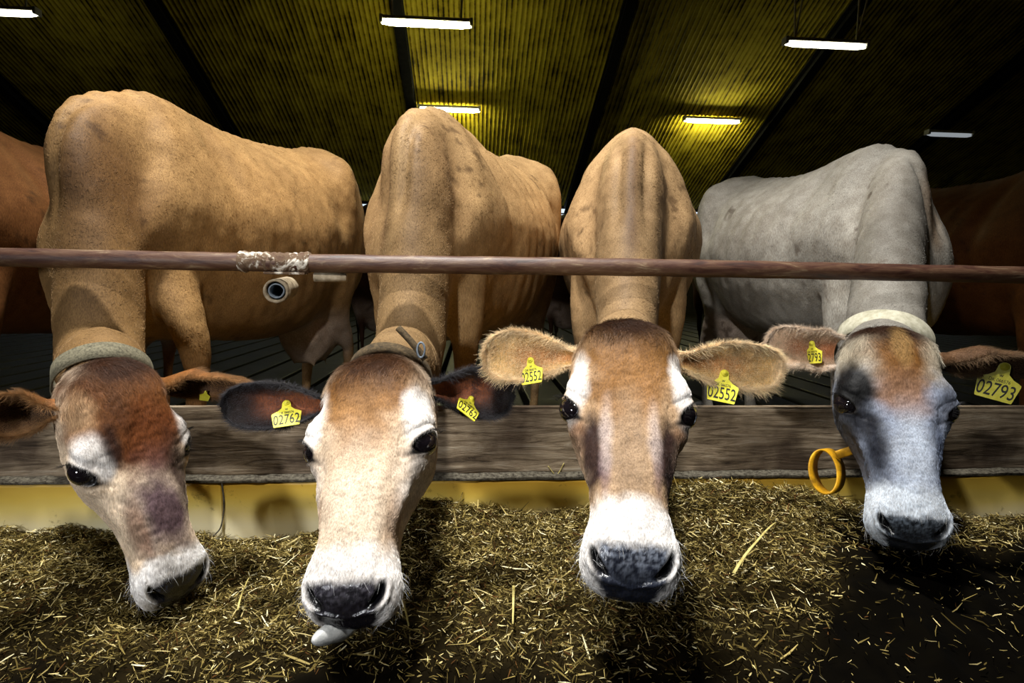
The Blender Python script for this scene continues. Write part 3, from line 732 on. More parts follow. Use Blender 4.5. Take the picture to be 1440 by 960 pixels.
def build_cow(cfg):
    name = 'cow'
    wp, hp_ = cfg['withers'], cfg['hips']
    hd = nrm(np.array([hp_[0]-wp[0], hp_[1]-wp[1], 0])); side = np.array([hd[1], -hd[0], 0])
    ly = cfg.get('len', .8); zs = (wp[2]-0)/1.275; ws = cfg.get('wide', 1.0)
    org = np.array([wp[0], wp[1], 0])-hd*.06*ly
    Bm = np.stack([side*ws, hd*ly, np.array([0, 0, zs])], 1)
    tf = lambda V: V@Bm.T+org
    itf = lambda V: (V-org)@np.linalg.inv(Bm).T
    root = empty(name, tuple(org)); tag(root, cfg['label'], 'cow', cfg.get('group'))
    parts = []
    tv, tf_ = trunk(); parts.append((tf(tv), tf_))
    for k_, (v, f) in enumerate(legs()):
        if k_ in (0, 2): v = v+np.array([cfg.get('legx', 0), 0, 0])*sstep(.80, .50, v[:, 2])[:, None]
        parts.append((tf(v), f))
    # neck
    ht, Mx = head_tf(cfg['head'])
    h0 = ht(np.array([[0, -.085, .055]]))[0]; h1 = ht(np.array([[0, -.105, .03]]))[0]
    cb = tf(np.array([[0, .14, 1.0]]))[0]; ca = tf(np.array([[0, -.06, .98]]))[0]
    mids = []
    ny_ = cfg.get('necky', RY+.06)
    def onxy(y):
        t_ = (y-h0[1])/(ca[1]-h0[1]); return h0[:2]*(1-t_)+ca[:2]*t_
    n1 = np.array([*onxy(ny_), cfg.get('neckz', .585)])+np.array([cfg.get('ndx', 0), 0, 0])
    n2 = .42*n1+.58*ca+np.array([cfg.get('ndx', 0)*.6, 0, .02])
    path = catmull(np.array([h0, (h0+n1)/2+np.array([0, 0, .012]), n1, n2, ca, cb]), np.linspace(0, 4.999, 60))
    ks = cfg.get('neckw', 1)
    rads = catmull(np.array([(.060*ks, .075), (.072*ks, .092), (.080*ks, .098), (.098, .16), (.115, .25), (.13, .25)]), np.linspace(0, 4.999, 60))
    parts.append(tube(path, rads, 40))
    # throat/brisket dewlap
    V, F = fuse(parts, cfg.get('voxel', .014), 14)
    Lc = itf(V); N_ = vnormals(V, F)
    X = np.abs(Lc[:, 0])
    # muscle and bone relief
    V -= N_*(.016*np.exp(-((X-.045)/.018)**2)*sstep(1.24, 1.12, Lc[:, 2])*sstep(.85, 1.0, Lc[:, 2])*sstep(.02, -.12, Lc[:, 1]))[:, None]
    V += N_*(.012*np.exp(-((X-.15)/.05)**2-((Lc[:, 1]-.02)/.06)**2)*sstep(.8, .95, Lc[:, 2]))[:, None]
    V -= N_*(.014*np.exp(-((Lc[:, 1]-.22-.15*(1.2-Lc[:, 2]))/.05)**2)*sstep(.75, .95, Lc[:, 2])*sstep(1.26, 1.18, Lc[:, 2]))[:, None]
    rib = .5+.5*np.sin((Lc[:, 1]*1.0+.25*(Lc[:, 2]-1))*2*math.pi/.105)
    V += N_*(.0045*rib*sstep(.3, .4, Lc[:, 1])*sstep(.95, .8, Lc[:, 1])*sstep(1.2, 1.1, Lc[:, 2])*sstep(.6, .75, Lc[:, 2]))[:, None]
    V -= N_*(.03*np.exp(-((Lc[:, 1]-1.0)/.08)**2-((Lc[:, 2]-1.02)/.09)**2))[:, None]
    V += N_*(.006*(.5+.5*np.cos(Lc[:, 1]*2*math.pi/.07))*np.exp(-(X/.02)**2)*sstep(1.1, 1.2, Lc[:, 2]))[:, None]
    V += N_*(.004*fbm(Lc, 6, cfg['seed'])+.0015*fbm(Lc, 25, cfg['seed']+1))[:, None]
    C = np.tile(cfg['coat'], (len(V), 1)).astype(float)
    nz_ = fbm(Lc, 3, cfg['seed']+2)+.5*fbm(Lc, 11, cfg['seed']+5)
    C = C*(1+.16*nz_[:, None])
    C = blend(C, cfg['dark'], .75*sstep(-.02, -.22, Lc[:, 1]+.04*nz_)*np.exp(-((Lc[:, 2]-1.0)/.25)**2)*sstep(.02, .1, X)*cfg.get('neckdark', .6))  # darker neck-side coat, part of it shadow put into the colour
    C = blend(C, cfg['dark'], cfg.get('stripe', .5)*np.exp(-((Lc[:, 0]-cfg.get('sx', 0))/.022)**2)*sstep(1.25, 1.12, Lc[:, 2])*sstep(.05, -.08, Lc[:, 1])*sstep(.72, .9, Lc[:, 2]))
    C = C*(1-.42*sstep(-.18, -.40, Lc[:, 1]))[:, None]  # neck colour darkened to offset the strong light falling there
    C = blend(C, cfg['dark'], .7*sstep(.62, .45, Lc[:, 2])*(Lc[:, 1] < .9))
    C = blend(C, lin(196, 176, 160), .8*sstep(.66, .54, Lc[:, 2])*sstep(.85, 1.0, Lc[:, 1])*sstep(1.36, 1.28, Lc[:, 1])*sstep(.34, .42, Lc[:, 2]))
    C = blend(C, lin(30, 26, 22), sstep(.075, .06, Lc[:, 2]))
    spl = sstep(.55, .75, fbm(Lc, 26, cfg['seed']+7))*sstep(.1, .5, fbm(Lc, 4, cfg['seed']+9))
    C = blend(C, lin(70, 48, 30), spl*.6)
    for (c, ctr, r_, st) in cfg.get('bpatch', []):
        d = np.sqrt((((Lc-np.array(ctr))/np.array(r_))**2).sum(1)); C = blend(C, c, st*(1-sstep(.5, 1.3, d+.25*nz_)))
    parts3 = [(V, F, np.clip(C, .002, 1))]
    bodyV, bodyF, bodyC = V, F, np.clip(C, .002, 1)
    # head
    res = cfg.get('hres', (250, 216))
    hv, hf = head_grid(*res)
    hv, eyes, wet, dark, groove = sculpt_head(hv, hf, cfg['seed'])
    hc, padm = head_colors(hv, cfg['pal'], eyes, dark, groove, cfg['seed'])
    hc = np.clip(hc, .001, 1)
    wetall = [np.zeros(len(V)), np.maximum(wet, padm)]
    HV = ht(hv); parts3.append((HV, hf, hc))
    hairs = []
    if cfg.get('hair', True):
        w_ = (1-padm)*(1-dark)*(1-wet)*np.clip(1.25-sstep(-.12, -.2, hv[:, 1]), .1, 1)
        zc = hv[:, 2]
        fl = nrm(Mx[:, 2])
        hairs.append(coat(HV, hf, hc, cfg.get('nh', 52000), lambda P: np.tile(fl, (len(P), 1)), .0075, .00022, .22, .22, w_))
        # longer poll / forehead tuft
        w2 = sstep(.10, .02, zc)*(hv[:, 1] > -.10)
        hairs.append(coat(HV, hf, hc, 9000, lambda P: np.tile(fl, (len(P), 1)), .020, .00028, .35, .35, w2))
        # muzzle whiskers
        w3 = sstep(.40, .43, zc)*(1-padm)
        hairs.append(coat(HV, hf, hc*0+lin(200, 200, 200), 260, lambda P: np.tile(fl, (len(P), 1)), .022, .00014, .9, .5, w3))
    # ears
    earinfo = []
    for e in cfg['ears']:
        bp_ = ht(np.array([e['base']]))[0]
        V2, F2, C2, inf = make_ear(bp_, e['tip'], e['open'], width=e.get('w', .045), cup=e.get('cup', 1), pal=e['pal'], seed=cfg['seed'], droop=e.get('droop', 0), stemw=e.get('stem', .4))
        parts3.append((V2, F2, C2)); wetall.append(np.zeros(len(V2))); earinfo.append((V2, F2, C2, inf))
        if cfg.get('hair', True):
            g_ = inf['ax']
            hairs.append(coat(V2, F2, C2, e.get('n', 7000), lambda P, g_=g_: np.tile(g_, (len(P), 1)), .009, .00022, .3, .25, (inf['inn'] < .5)*1.+.2))
            # long inner hair combed from the front edge over the hollow
            sdv = inf['sd']*e.get('comb', 1)
            wi = inf['inn']*sstep(.05, .2, inf['U'])*sstep(1.0, .8, inf['U'])*(.4+.6*np.abs(inf['vv']))
            Ci = blend(C2, e['pal']['fringe'], np.full(len(C2), .75))
            hairs.append(coat(V2, F2, Ci, e.get('ni', 7000), lambda P, g_=g_, s_=sdv: np.tile(g_*.8+s_*.25, (len(P), 1)), e.get('lh', .024), .00026, .35, .3, wi))
            wr = sstep(.8, .95, np.abs(inf['vv']))+sstep(.93, .99, inf['U'])
            Cr = blend(C2, e['pal']['fringe'], np.full(len(C2), .5))
            cen = bp_+inf['ax']*inf['L']*.45
            hairs.append(coat(V2, F2, Cr, 4200, lambda P, c_=cen, g_=g_: (P-c_)/np.linalg.norm(P-c_, axis=1, keepdims=True)+g_*.4, .013, .00026, .5, .3, wr))
    if cfg.get('nbody', 0):
        # coat on the visible front of body
        see = ((V-CC)*N_).sum(1) < 0
        w_ = see*np.clip(1.2/np.linalg.norm(V-CC, axis=1), 0, 1)**2
        ndir = nrm(ca-h0)
        def bf(P):
            L_ = itf(P); onb = sstep(-.25, .1, L_[:, 1])[:, None]
            return (ndir+np.array([0, 0, -.25]))*(1-onb)+onb*(hd*.7+np.array([0, 0, -.8]))
        hairs.append(coat(bodyV, bodyF, bodyC, cfg['nbody'], bf, .010, .00030, .2, .25, w_, (.55, 1.35)))
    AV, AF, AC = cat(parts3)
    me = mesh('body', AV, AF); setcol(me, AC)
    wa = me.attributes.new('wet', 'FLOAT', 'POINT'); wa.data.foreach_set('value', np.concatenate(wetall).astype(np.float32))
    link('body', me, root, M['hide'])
    if hairs:
        P, D_, ln_, rd, Cc, bd = [np.concatenate([h[i] for h in hairs]) for i in range(6)]
        hair_object('coat_hair', P, D_, ln_, rd, Cc, root, bd)
    # eyes with lashes
    for (c, n_, l_, h_, E, _n) in eyes:
        cw = ht(c[None])[0]; nw = nrm(ht((c+n_*.01)[None])[0]-cw); lw_ = nrm(ht((c+l_*.01)[None])[0]-cw); hw_ = nrm(ht((c+h_*.01)[None])[0]-cw)
        a1 = np.linspace(0, math.pi, 26); a2 = np.linspace(0, 2*math.pi, 36, endpoint=False)
        r_ = .0205*(1+.0*a1)
        Vs = cw+(np.cos(a1)[:, None, None]*nw+np.sin(a1)[:, None, None]*(np.cos(a2)[None, :, None]*lw_*1.08+np.sin(a2)[None, :, None]*hw_))*.0250
        eo = link('eye', mesh('eye', Vs.reshape(-1, 3), grid_faces(26, 36)), root, M['eye'])
        if cfg.get('hair', True):
            k = 46; th = np.linspace(.25, math.pi-.25, k)
            pl = E+np.cos(th)[:, None]*l_*.031+np.sin(th)[:, None]*h_*.0200+n_*.001
            D1 = nrm(n_)*.9+h_*.35+np.cos(th)[:, None]*l_*.5; D1 = D1+rng.normal(0, .12, (k, 3))
            Pw = ht(pl); Dw = ht(pl+D1*.01)-Pw; Dw /= np.linalg.norm(Dw, axis=1, keepdims=True)
            hair_object('eyelashes', Pw, Dw, np.full(k, .015), np.full(k, .0003), np.tile(lin(12, 10, 10), (k, 1)), root, np.tile(-hw_*.3+nw*0, (k, 1)))
    return root, ht, Mx, path, rads, tf, earinfo

# ------------------------------------------------------------------ ear tags
def digits(parent, text, size, ctr, right, up, nrmv, mat, sx_=.72, off=.0012, lab=None, nm='number'):
    cu = bpy.data.curves.new('number', 'FONT'); cu.body = text; cu.size = size; cu.align_x = 'CENTER'; cu.align_y = 'CENTER'; cu.extrude = .0001
    cu.offset = size*.004
    o = bpy.data.objects.new(nm, cu); COL.objects.link(o)
    Mt = Matrix(((right[0]*sx_, up[0], nrmv[0], ctr[0]+nrmv[0]*off), (right[1]*sx_, up[1], nrmv[1], ctr[1]+nrmv[1]*off), (right[2]*sx_, up[2], nrmv[2], ctr[2]+nrmv[2]*off), (0, 0, 0, 1)))
    dg = bpy.context.evaluated_depsgraph_get(); dg.update()
    me = bpy.data.meshes.new_from_object(o.evaluated_get(dg)); bpy.data.objects.remove(o)
    me.transform(Mt); me.update()
    ob = link(nm, me, None, mat); ob.parent = parent; ob.matrix_parent_inverse = Matrix.Identity(4)
    me.transform(parent['_inv']) if False else None
    return ob
def ear_tag(root, px, py, d, ang, text, w=.050, yaw=0, pitch=0, small='DK 066576', ear=None):
    if ear is not None:                                     # pin the stud on the ear's own surface
        EV = ear[0]; q = EV-CC; z_ = q@CF; sx_ = 720+FPX*(q@CR)/z_; sy_ = 480-FPX*(q@CU)/z_
        h_ = .026*w/.052*FPX/d; a0 = math.radians(ang)
        dd = np.hypot(sx_-(px-h_*math.sin(a0)), sy_-(py-h_*math.cos(a0)))
        k_ = dd < max(9, dd.min()+4); d2 = z_[k_].min()-.003
        foot = np.hypot(sx_-px, sy_-py) < .030*w/.052*FPX/d
        db = min(z_[foot].min()-.005, d2) if foot.any() else d2
        pr = math.asin(min(.8, (d2-db)/(.045*w/.052))); pitch = -math.degrees(pr); dc = d2-.026*w/.052*math.sin(pr); w = w*dc/d; d = dc
    c = at(px, py, d)
    view = nrm(CC-c); right = nrm(np.cross(np.array([0, 0, 1]), view)); right = CR.copy(); up = np.cross(view, right); up = nrm(up); right = np.cross(up, view)
    a_ = math.radians(ang); r2 = right*math.cos(a_)+up*math.sin(a_); u2 = -right*math.sin(a_)+up*math.cos(a_)
    y_ = math.radians(yaw); r3 = r2*math.cos(y_)+view*math.sin(y_); n3 = view*math.cos(y_)-r2*math.sin(y_)
    p_ = math.radians(pitch); u3 = u2*math.cos(p_)+n3*math.sin(p_); n4 = n3*math.cos(p_)-u2*math.sin(p_)
    r2, u2, n_ = r3, u3, n4
    s = w/.052
    out = [(-.0225, -.024), (-.0215, -.0253), (.0215, -.0253), (.0225, -.024), (.0262, .002), (.0255, .0045), (.015, .010), (.0085, .016), (.0075, .024)]
    for k in range(7):
        t = math.pi*k/6*1.0; out.append((.0075*math.cos(t), .0255+.0075*math.sin(t)))
    out += [(-.0075, .024), (-.0085, .016), (-.015, .010), (-.0255, .0045), (-.0262, .002)]
    out = np.array(out)*s; n = len(out)
    bow = lambda q: -.25*(q[:, 0]**2)/.05
    f = c+out[:, :1]*r2+out[:, 1:]*u2+bow(out)[:, None]*n_*0
    V = np.concatenate([f+n_*.0008, f-n_*.0008])
    F = [tuple(range(n)), tuple(range(2*n-1, n-1, -1))]+[(i, n+i, n+(i+1) % n, (i+1) % n) for i in range(n)]
    t = link('ear_tag', mesh('ear_tag', V, F, False), root, M['tag']); t['label'] = 'yellow plastic ear tag'
    # stud
    q = c+u2*.0262*s
    V1, F1 = tube(np.array([q+n_*.0005, q+n_*.003]), .0058*s, 18, up=u2); V2, F2 = tube(np.array([q+n_*.003, q+n_*.0048]), .003*s, 14, up=u2)
    V, F = joinVF([(V1, F1), (V2, F2)])
    st = link('stud', mesh('stud', V, F), None, M['tag']); st.parent = t; st.matrix_parent_inverse = Matrix.Translation(-Vector(root.location))
    def fix(ob): ob.matrix_parent_inverse = t.matrix_parent_inverse.copy(); ob.parent = t
    # children of t: t itself sits (through its parent inverse) at world identity
    st.matrix_parent_inverse = Matrix.Identity(4)
    if not text.strip(): return t
    dg_ = digits(t, text, .0300*s, c-u2*.0112*s, r2, u2, n_, M['tagink'], .62)
    dg_['label'] = 'black number %s' % text
    if small:
        digits(t, small, .0070*s, c+u2*.0045*s, r2, u2, n_, M['tagink'], .8, nm='small_print')
        digits(t, 'w', .0080*s, c+u2*.0125*s, r2, u2, n_, M['tagink'], .9, nm='small_mark')
    return t

def strap_ring(root, path, rads, i0, tilt, mat, width, name, k=1.06, rot=None, th=.003):
    """band round the neck at path index i0"""
    p = path[i0]; T = nrm(path[i0+2]-path[i0-2])
    if tilt is not None: T = nrm(T+np.array(tilt))
    A = nrm(np.cross(T, (0, 0, 1))); Bv = np.cross(A, T)
    rw, rh = rads[i0]*k
    an = np.linspace(0, 2*math.pi, 80, endpoint=False)
    V = []
    for (dt, dr) in ((-width/2, 0), (-width/2, th), (width/2, th), (width/2, 0)):
        V.append(p+T*dt+np.cos(an)[:, None]*A*(rw+dr)+np.sin(an)[:, None]*Bv*(rh+dr))
    V = np.stack(V, 0); V = V+(.0015*fbm(V, 14, 3))[..., None]
    n = 80; V = V.reshape(-1, 3)
    F = np.concatenate([grid_faces(4, n), np.stack([3*n+np.arange(n), 3*n+(np.arange(n)+1) % n, (np.arange(n)+1) % n, np.arange(n)], 1)])
    return link(name, mesh(name, V, F), root, mat)

# ------------------------------------------------------------------ the cows
TAN = lin(186, 142, 92)
def pal(base, muzzle, pad, pad2, patches, **k):
    return dict(base=base, muzzle=muzzle, pad=pad, pad2=pad2, patches=patches, **k)
WHT = lin(236, 234, 232); CREAM = lin(222, 200, 174); ORG = lin(120, 84, 40); DBR = lin(84, 50, 26); RED = lin(46, 22, 6)
PURP = lin(104, 84, 88); GREYB = lin(128, 142, 164)
pal3 = pal(lin(184, 154, 120), WHT, lin(34, 38, 50), lin(140, 150, 168), [
    (ORG, (.0, .0, .09), (.085, .09, .125), 1, .35, True), (lin(140, 100, 56), (0, 0, .17), (.05, .06, .09), .9, .4, True),
    (lin(142, 118, 92), (0, -.01, .31), (.032, .05, .11), .9, .5, True),
    (RED, (0, -.02, .022), (.084, .08, .080), .97, .65, True),
    (WHT, (.083, -.025, .150), (.020, .04, .055), .95, .35, True), (WHT, (.09, -.045, .222), (.02, .02, .014), .8, .5, True),
    (lin(150, 112, 86), (.083, -.05, .258), (.025, .04, .03), .8, .5, True),
    (lin(44, 28, 26), (.055, -.034, .290), (.020, .035, .066), .98, .4, True),
    (PURP, (.038, -.014, .300), (.008, .02, .065), .75, .6, True), (lin(190, 176, 168), (.036, -.01, .26), (.010, .03, .05), .6, .6, True),
    (lin(196, 170, 146), (.08, -.12, .27), (.05, .06, .12), .6, .5, True)], ring=(.355, .390))
pal2 = pal(lin(206, 184, 158), lin(230, 226, 222), lin(22, 20, 26), lin(84, 82, 92), [
    (lin(130, 90, 44), (.0, .0, .09), (.08, .09, .11), 1, .4, True), (lin(160, 120, 78), (0, 0, .18), (.040, .06, .10), .8, .6, True),
    (lin(58, 30, 8), (0, -.02, .030), (.080, .08, .085), .95, .65, True),
    (lin(204, 188, 168), (0, -.01, .33), (.05, .05, .12), .8, .6, True),
    (WHT, (.086, -.03, .150), (.024, .05, .06), .9, .4, True), (lin(226, 220, 214), (.085, -.09, .25), (.05, .06, .09), .7, .5, True),
    (lin(170, 130, 100), (.055, -.05, .34), (.010, .03, .05), .35, .6, True)], ring=(.37, .405), pad0=.434)
pal1 = pal(lin(236, 214, 186), lin(232, 230, 228), lin(14, 15, 22), lin(50, 58, 78), [
    (lin(112, 70, 36), (.0, .0, .10), (.115, .12, .13), 1, .3, True), (lin(110, 60, 28), (.02, .0, .17), (.06, .06, .07), .9, .5, False),
    (lin(60, 34, 18), (0.01, -.02, .01), (.08, .08, .045), .95, .5, False), (lin(70, 44, 26), (-.02, 0, .11), (.02, .03, .05), .5, .6, False),
    (lin(196, 160, 120), (-.075, -.03, .09), (.022, .05, .04), .8, .5, False),
    (WHT, (-.082, -.022, .174), (.026, .035, .034), .95, .6, False), (WHT, (-.064, -.018, .205), (.016, .03, .024), .9, .4, False), (WHT, (.092, -.03, .17), (.02, .03, .05), .8, .4, False),
    (lin(40, 24, 20), (-.045, -.006, .170), (.014, .03, .040), .85, .5, False),
    (lin(84, 66, 70), (.004, -.01, .315), (.050, .045, .092), 1, .55, False), (lin(120, 86, 66), (-.045, -.02, .33), (.014, .03, .05), .7, .5, False),
    (lin(54, 36, 32), (.055, -.03, .25), (.022, .04, .08), .9, .5, False)], ring=(.385, .408), pad0=.436)
pal4 = pal(lin(136, 146, 166), lin(204, 214, 226), lin(34, 38, 44), lin(116, 128, 142), [
    (lin(180, 170, 150), (.0, .0, .07), (.13, .15, .09), 1, .4, True),
    (lin(114, 76, 34), (.0, .0, .09), (.056, .09, .095), 1, .5, True), (lin(150, 112, 84), (0, 0, .18), (.045, .06, .05), .8, .6, True),
    (lin(50, 26, 10), (0, -.02, .005), (.085, .08, .050), .97, .4, True), (lin(160, 126, 76), (.004, .01, .055), (.018, .05, .055), .85, .5, False),
    (lin(8, 8, 10), (-.084, -.02, .168), (.034, .07, .062), 1, .4, False), (lin(70, 74, 86), (.082, -.02, .19), (.02, .04, .04), .8, .5, False),
    (lin(10, 12, 24), (-.048, -.03, .300), (.018, .045, .070), .95, .7, False), (lin(18, 18, 26), (-.066, -.03, .240), (.020, .04, .040), .9, .6, False), (lin(70, 66, 60), (-.085, -.11, .25), (.03, .05, .14), .8, .5, False), (lin(60, 72, 98), (.06, -.04, .30), (.012, .03, .07), .7, .5, False),
    (lin(184, 194, 208), (0.006, -.01, .31), (.030, .05, .09), .6, .6, False)], ring=(.36, .40), pad0=.437)
E_TAN = dict(out=lin(176, 128, 66), **{'in': lin(224, 182, 116)}, deep=lin(190, 134, 84), rim=lin(224, 200, 164), fringe=lin(238, 212, 168))
E_BLK = dict(out=lin(18, 14, 12), **{'in': lin(40, 27, 22)}, deep=lin(168, 100, 66), rim=lin(8, 7, 7), fringe=lin(70, 68, 72))
E_BRN = dict(out=lin(140, 92, 48), **{'in': lin(90, 62, 38)}, deep=lin(50, 34, 22), rim=lin(150, 106, 60), fringe=lin(130, 96, 60))
E_GRY = dict(out=lin(190, 160, 120), **{'in': lin(222, 190, 160)}, deep=lin(180, 112, 70), rim=lin(226, 216, 206), fringe=lin(206, 180, 150))
E_DK = dict(out=lin(100, 72, 48), **{'in': lin(80, 56, 38)}, deep=lin(50, 32, 22), rim=lin(90, 66, 46), fringe=lin(130, 104, 76))
toC = lambda p: nrm(CC-np.asarray(p))
X1 = [-0.2917, -0.2614, 0.8903, -0.6585, 1.1316, 0.4296, -0.0055, 0.012]
X2 = [-0.7443, 0.0059, -0.03, -0.1785, 0.98, 0.4897, 0.085, -0.0548, 10]
X3 = [-0.7715, 0.0869, -0.1711, 0.2567, 0.9104, 0.5663, 0.0178, -0.0397]
X4 = [-0.5508, 0.0592, -0.4616, 0.895, 1.1269, 0.5264, 0.065, -0.0459, -9]
t1r, t1l = at(362, 548, 1.18), at(-25, 590, 1.0)
t2l, t2r = at(312, 572, 1.10), at(722, 556, 1.10)
t3l, t3r = at(681, 498, 1.02), at(1101, 520, 1.04)
t4l, t4r = at(1078, 482, 1.30), at(1475, 520, 1.22)
COWS = [
 dict(label='tan-brown cow with dark brown forehead, purplish bridge and grey webbing collar, head turned aside', seed=1, head=X1, pal=pal1,
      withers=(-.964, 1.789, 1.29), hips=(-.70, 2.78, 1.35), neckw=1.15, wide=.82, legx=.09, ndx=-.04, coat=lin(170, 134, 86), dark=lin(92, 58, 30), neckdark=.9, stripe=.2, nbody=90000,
      neckz=.555, ears=[dict(base=(-.088, -.075, .07), tip=t1l, open=toC(t1l)+np.array([0, -.2, -.6]), w=.046, pal=E_BRN, comb=-1),
            dict(base=(.088, -.075, .07), tip=t1r, open=toC(t1r)*.7+np.array([.0, -.1, -1.0]), w=.046, pal=E_BRN, comb=1)]),
 dict(label='light tan cow with pale cream face, black hairy ears and tags 02762', seed=2, head=X2, pal=pal2,
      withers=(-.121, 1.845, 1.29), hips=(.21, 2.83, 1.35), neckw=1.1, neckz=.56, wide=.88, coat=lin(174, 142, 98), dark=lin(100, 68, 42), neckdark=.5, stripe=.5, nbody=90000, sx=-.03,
      ears=[dict(base=(-.088, -.07, .085), tip=t2l, open=toC(t2l)+np.array([0, 0, -.15]), w=.047, cup=.85, pal=E_BLK, comb=-1, lh=.02),
            dict(base=(.088, -.07, .07), tip=t2r, open=toC(t2r)+np.array([0, 0, -.15]), w=.050, cup=.85, pal=E_BLK, comb=1, lh=.02)]),
 dict(label='golden tan cow facing straight ahead with white eye patches and tags 02552', seed=3, head=X3, pal=pal3,
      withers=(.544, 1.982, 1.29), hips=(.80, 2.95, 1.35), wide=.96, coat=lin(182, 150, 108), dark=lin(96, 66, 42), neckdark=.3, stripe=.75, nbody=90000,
      ears=[dict(base=(-.088, -.065, .075), tip=t3l, open=toC(t3l)+np.array([.05, 0, -.1]), w=.046, cup=.48, pal=E_TAN, comb=-1),
            dict(base=(.088, -.065, .07), tip=t3r, open=toC(t3r)+np.array([-.05, 0, -.1]), w=.044, cup=.48, pal=E_TAN, comb=1)]),
 dict(label='blue-grey cow with orange-brown forehead, grey muzzle and tag 02793', seed=4, head=X4, pal=pal4,
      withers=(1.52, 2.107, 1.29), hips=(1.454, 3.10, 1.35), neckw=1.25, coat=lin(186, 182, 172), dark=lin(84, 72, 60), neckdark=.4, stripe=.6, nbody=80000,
      bpatch=[(lin(160, 128, 92), (0, -.2, .95), (.08, .15, .2), .5), (lin(120, 112, 100), (-.2, .6, .9), (.3, .3, .3), .4)],
      ears=[dict(base=(-.088, -.065, .06), tip=t4l, open=toC(t4l)+np.array([0, 0, -.05]), w=.046, cup=.5, pal=E_GRY, comb=-1, stem=.85),
            dict(base=(.088, -.065, .07), tip=t4r, open=toC(t4r)*.7+np.array([0, -.1, -.8]), w=.046, pal=E_DK, comb=1)]),
]
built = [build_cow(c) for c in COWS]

# collars, tags, tongue
r1, h1, m1, path1, rads1 = built[0][:5]
s_ = strap_ring(r1, path1, rads1, 6, (0, 0, .8), M['strap'], .038, 'collar', 1.14, th=.004); s_['label'] = 'grey webbing collar'
r2, h2, m2, path2, rads2 = built[1][:5]
c_ = strap_ring(r2, path2, rads2, 5, (0, 0, .6), M['rope'], .022, 'collar', 1.10, th=.007); c_['label'] = 'dark rope collar'
P = np.array([at(560, 461, 1.075), at(578, 480, 1.07), at(598, 505, 1.07)])
V, F = tube(catmull(P, np.linspace(0, 1.999, 10)), .0065, 10); link('toggle', mesh('toggle', V, F), r2, M['rope'])
an = np.linspace(0, 2*math.pi, 24); q = at(592, 492, 1.06)
V, F = tube(q+np.cos(an)[:, None]*CR*.007+np.sin(an)[:, None]*CU*.014, .002, 8, False, up=tuple(CF)); link('buckle_ring', mesh('buckle_ring', V, F), r2, M['galv'])
r4, h4, m4, path4, rads4 = built[3][:5]
M['paleband'] = noise_mat('pale_collar_band', [(.3, lin(150, 145, 122)), (.7, lin(200, 196, 176))], nscale=60, rough=.8, bump=.4, bdist=.002)
s_ = strap_ring(r4, path4, rads4, 11, (0, 0, .9), M['paleband'], .055, 'collar', 1.14); s_['label'] = 'pale wide neck band'
# yellow strap loop hanging at the far side of the grey cow's jaw
ang = np.linspace(0, 2*math.pi, 60, endpoint=False)
cx = at(1163, 662, 1.26)
lp = cx+np.cos(ang)[:, None]*CR*.029+np.sin(ang)[:, None]*CU*.042+np.sin(ang*1.0)[:, None]*CF*.02
lp = lp+CR*(.006*np.sin(ang))[:, None]
Vn = []
for (dt, dr) in ((-.013, 0), (-.013, .004), (.013, .004), (.013, 0)):
    rad_ = nrm(np.cross(CF, CR)); outv = (lp-cx)/np.linalg.norm(lp-cx, axis=1, keepdims=True)
    Vn.append(lp+(CF*.45+CR*.9)*dt+outv*dr)
Vn = np.stack(Vn).reshape(-1, 3); n = 60
F = np.concatenate([grid_faces(4, n), np.stack([3*n+np.arange(n), 3*n+(np.arange(n)+1) % n, (np.arange(n)+1) % n, np.arange(n)], 1)])
link('strap_loop', mesh('strap_loop', Vn, F), r4, M['yellow_strap'])['label'] = 'yellow strap loop hanging below the jaw'

P = np.array([at(1176, 640, 1.268), at(1194, 634, 1.258), at(1222, 624, 1.235)])
V, F = tube(catmull(P, np.linspace(0, 1.999, 12)), np.tile([.002, .010], (12, 1)), 10); link('strap_tail', mesh('strap_tail', V, F), r4, M['yellow_strap'])['label'] = 'short yellow strap end under the jaw'
ear_tag(r1, 288, 557, 1.10, -10, ' ', .018, small=None, ear=built[0][6][1])
ear_tag(r2, 403, 583, 1.005, 9, '02762', .050, yaw=8, ear=built[1][6][0])
ear_tag(r2, 659, 572, 1.03, -38, '02762', .047, yaw=-15, ear=built[1][6][1])
ear_tag(r3 := built[2][0], 747, 523, .965, 10, '02552', .042, yaw=20, ear=built[2][6][0])
ear_tag(r3, 1016, 545, .975, -12, '02552', .052, yaw=-10, ear=built[2][6][1])
ear_tag(r4, 1143, 497, 1.235, 6, '02793', .044, yaw=35, ear=built[3][6][0])
ear_tag(r4, 1404, 539, 1.12, -19, '02793', .068, ear=built[3][6][1])
# tongue of the second cow
P = np.array([at(500, 868, .87), at(482, 882, .86), at(462, 891, .84), at(438, 902, .82)])
tq = np.linspace(0, 1, 26)
V, F = tube(catmull(P, tq*2.999), np.stack([np.interp(tq, [0, .4, .7, .85, .95, 1], [.014, .018, .015, .011, .006, .001]), np.interp(tq, [0, .5, .85, .95, 1], [.016, .015, .009, .005, .001])], 1), 24, up=tuple(CF))
link('tongue', mesh('tongue', V, F), r2, M['tongue'])

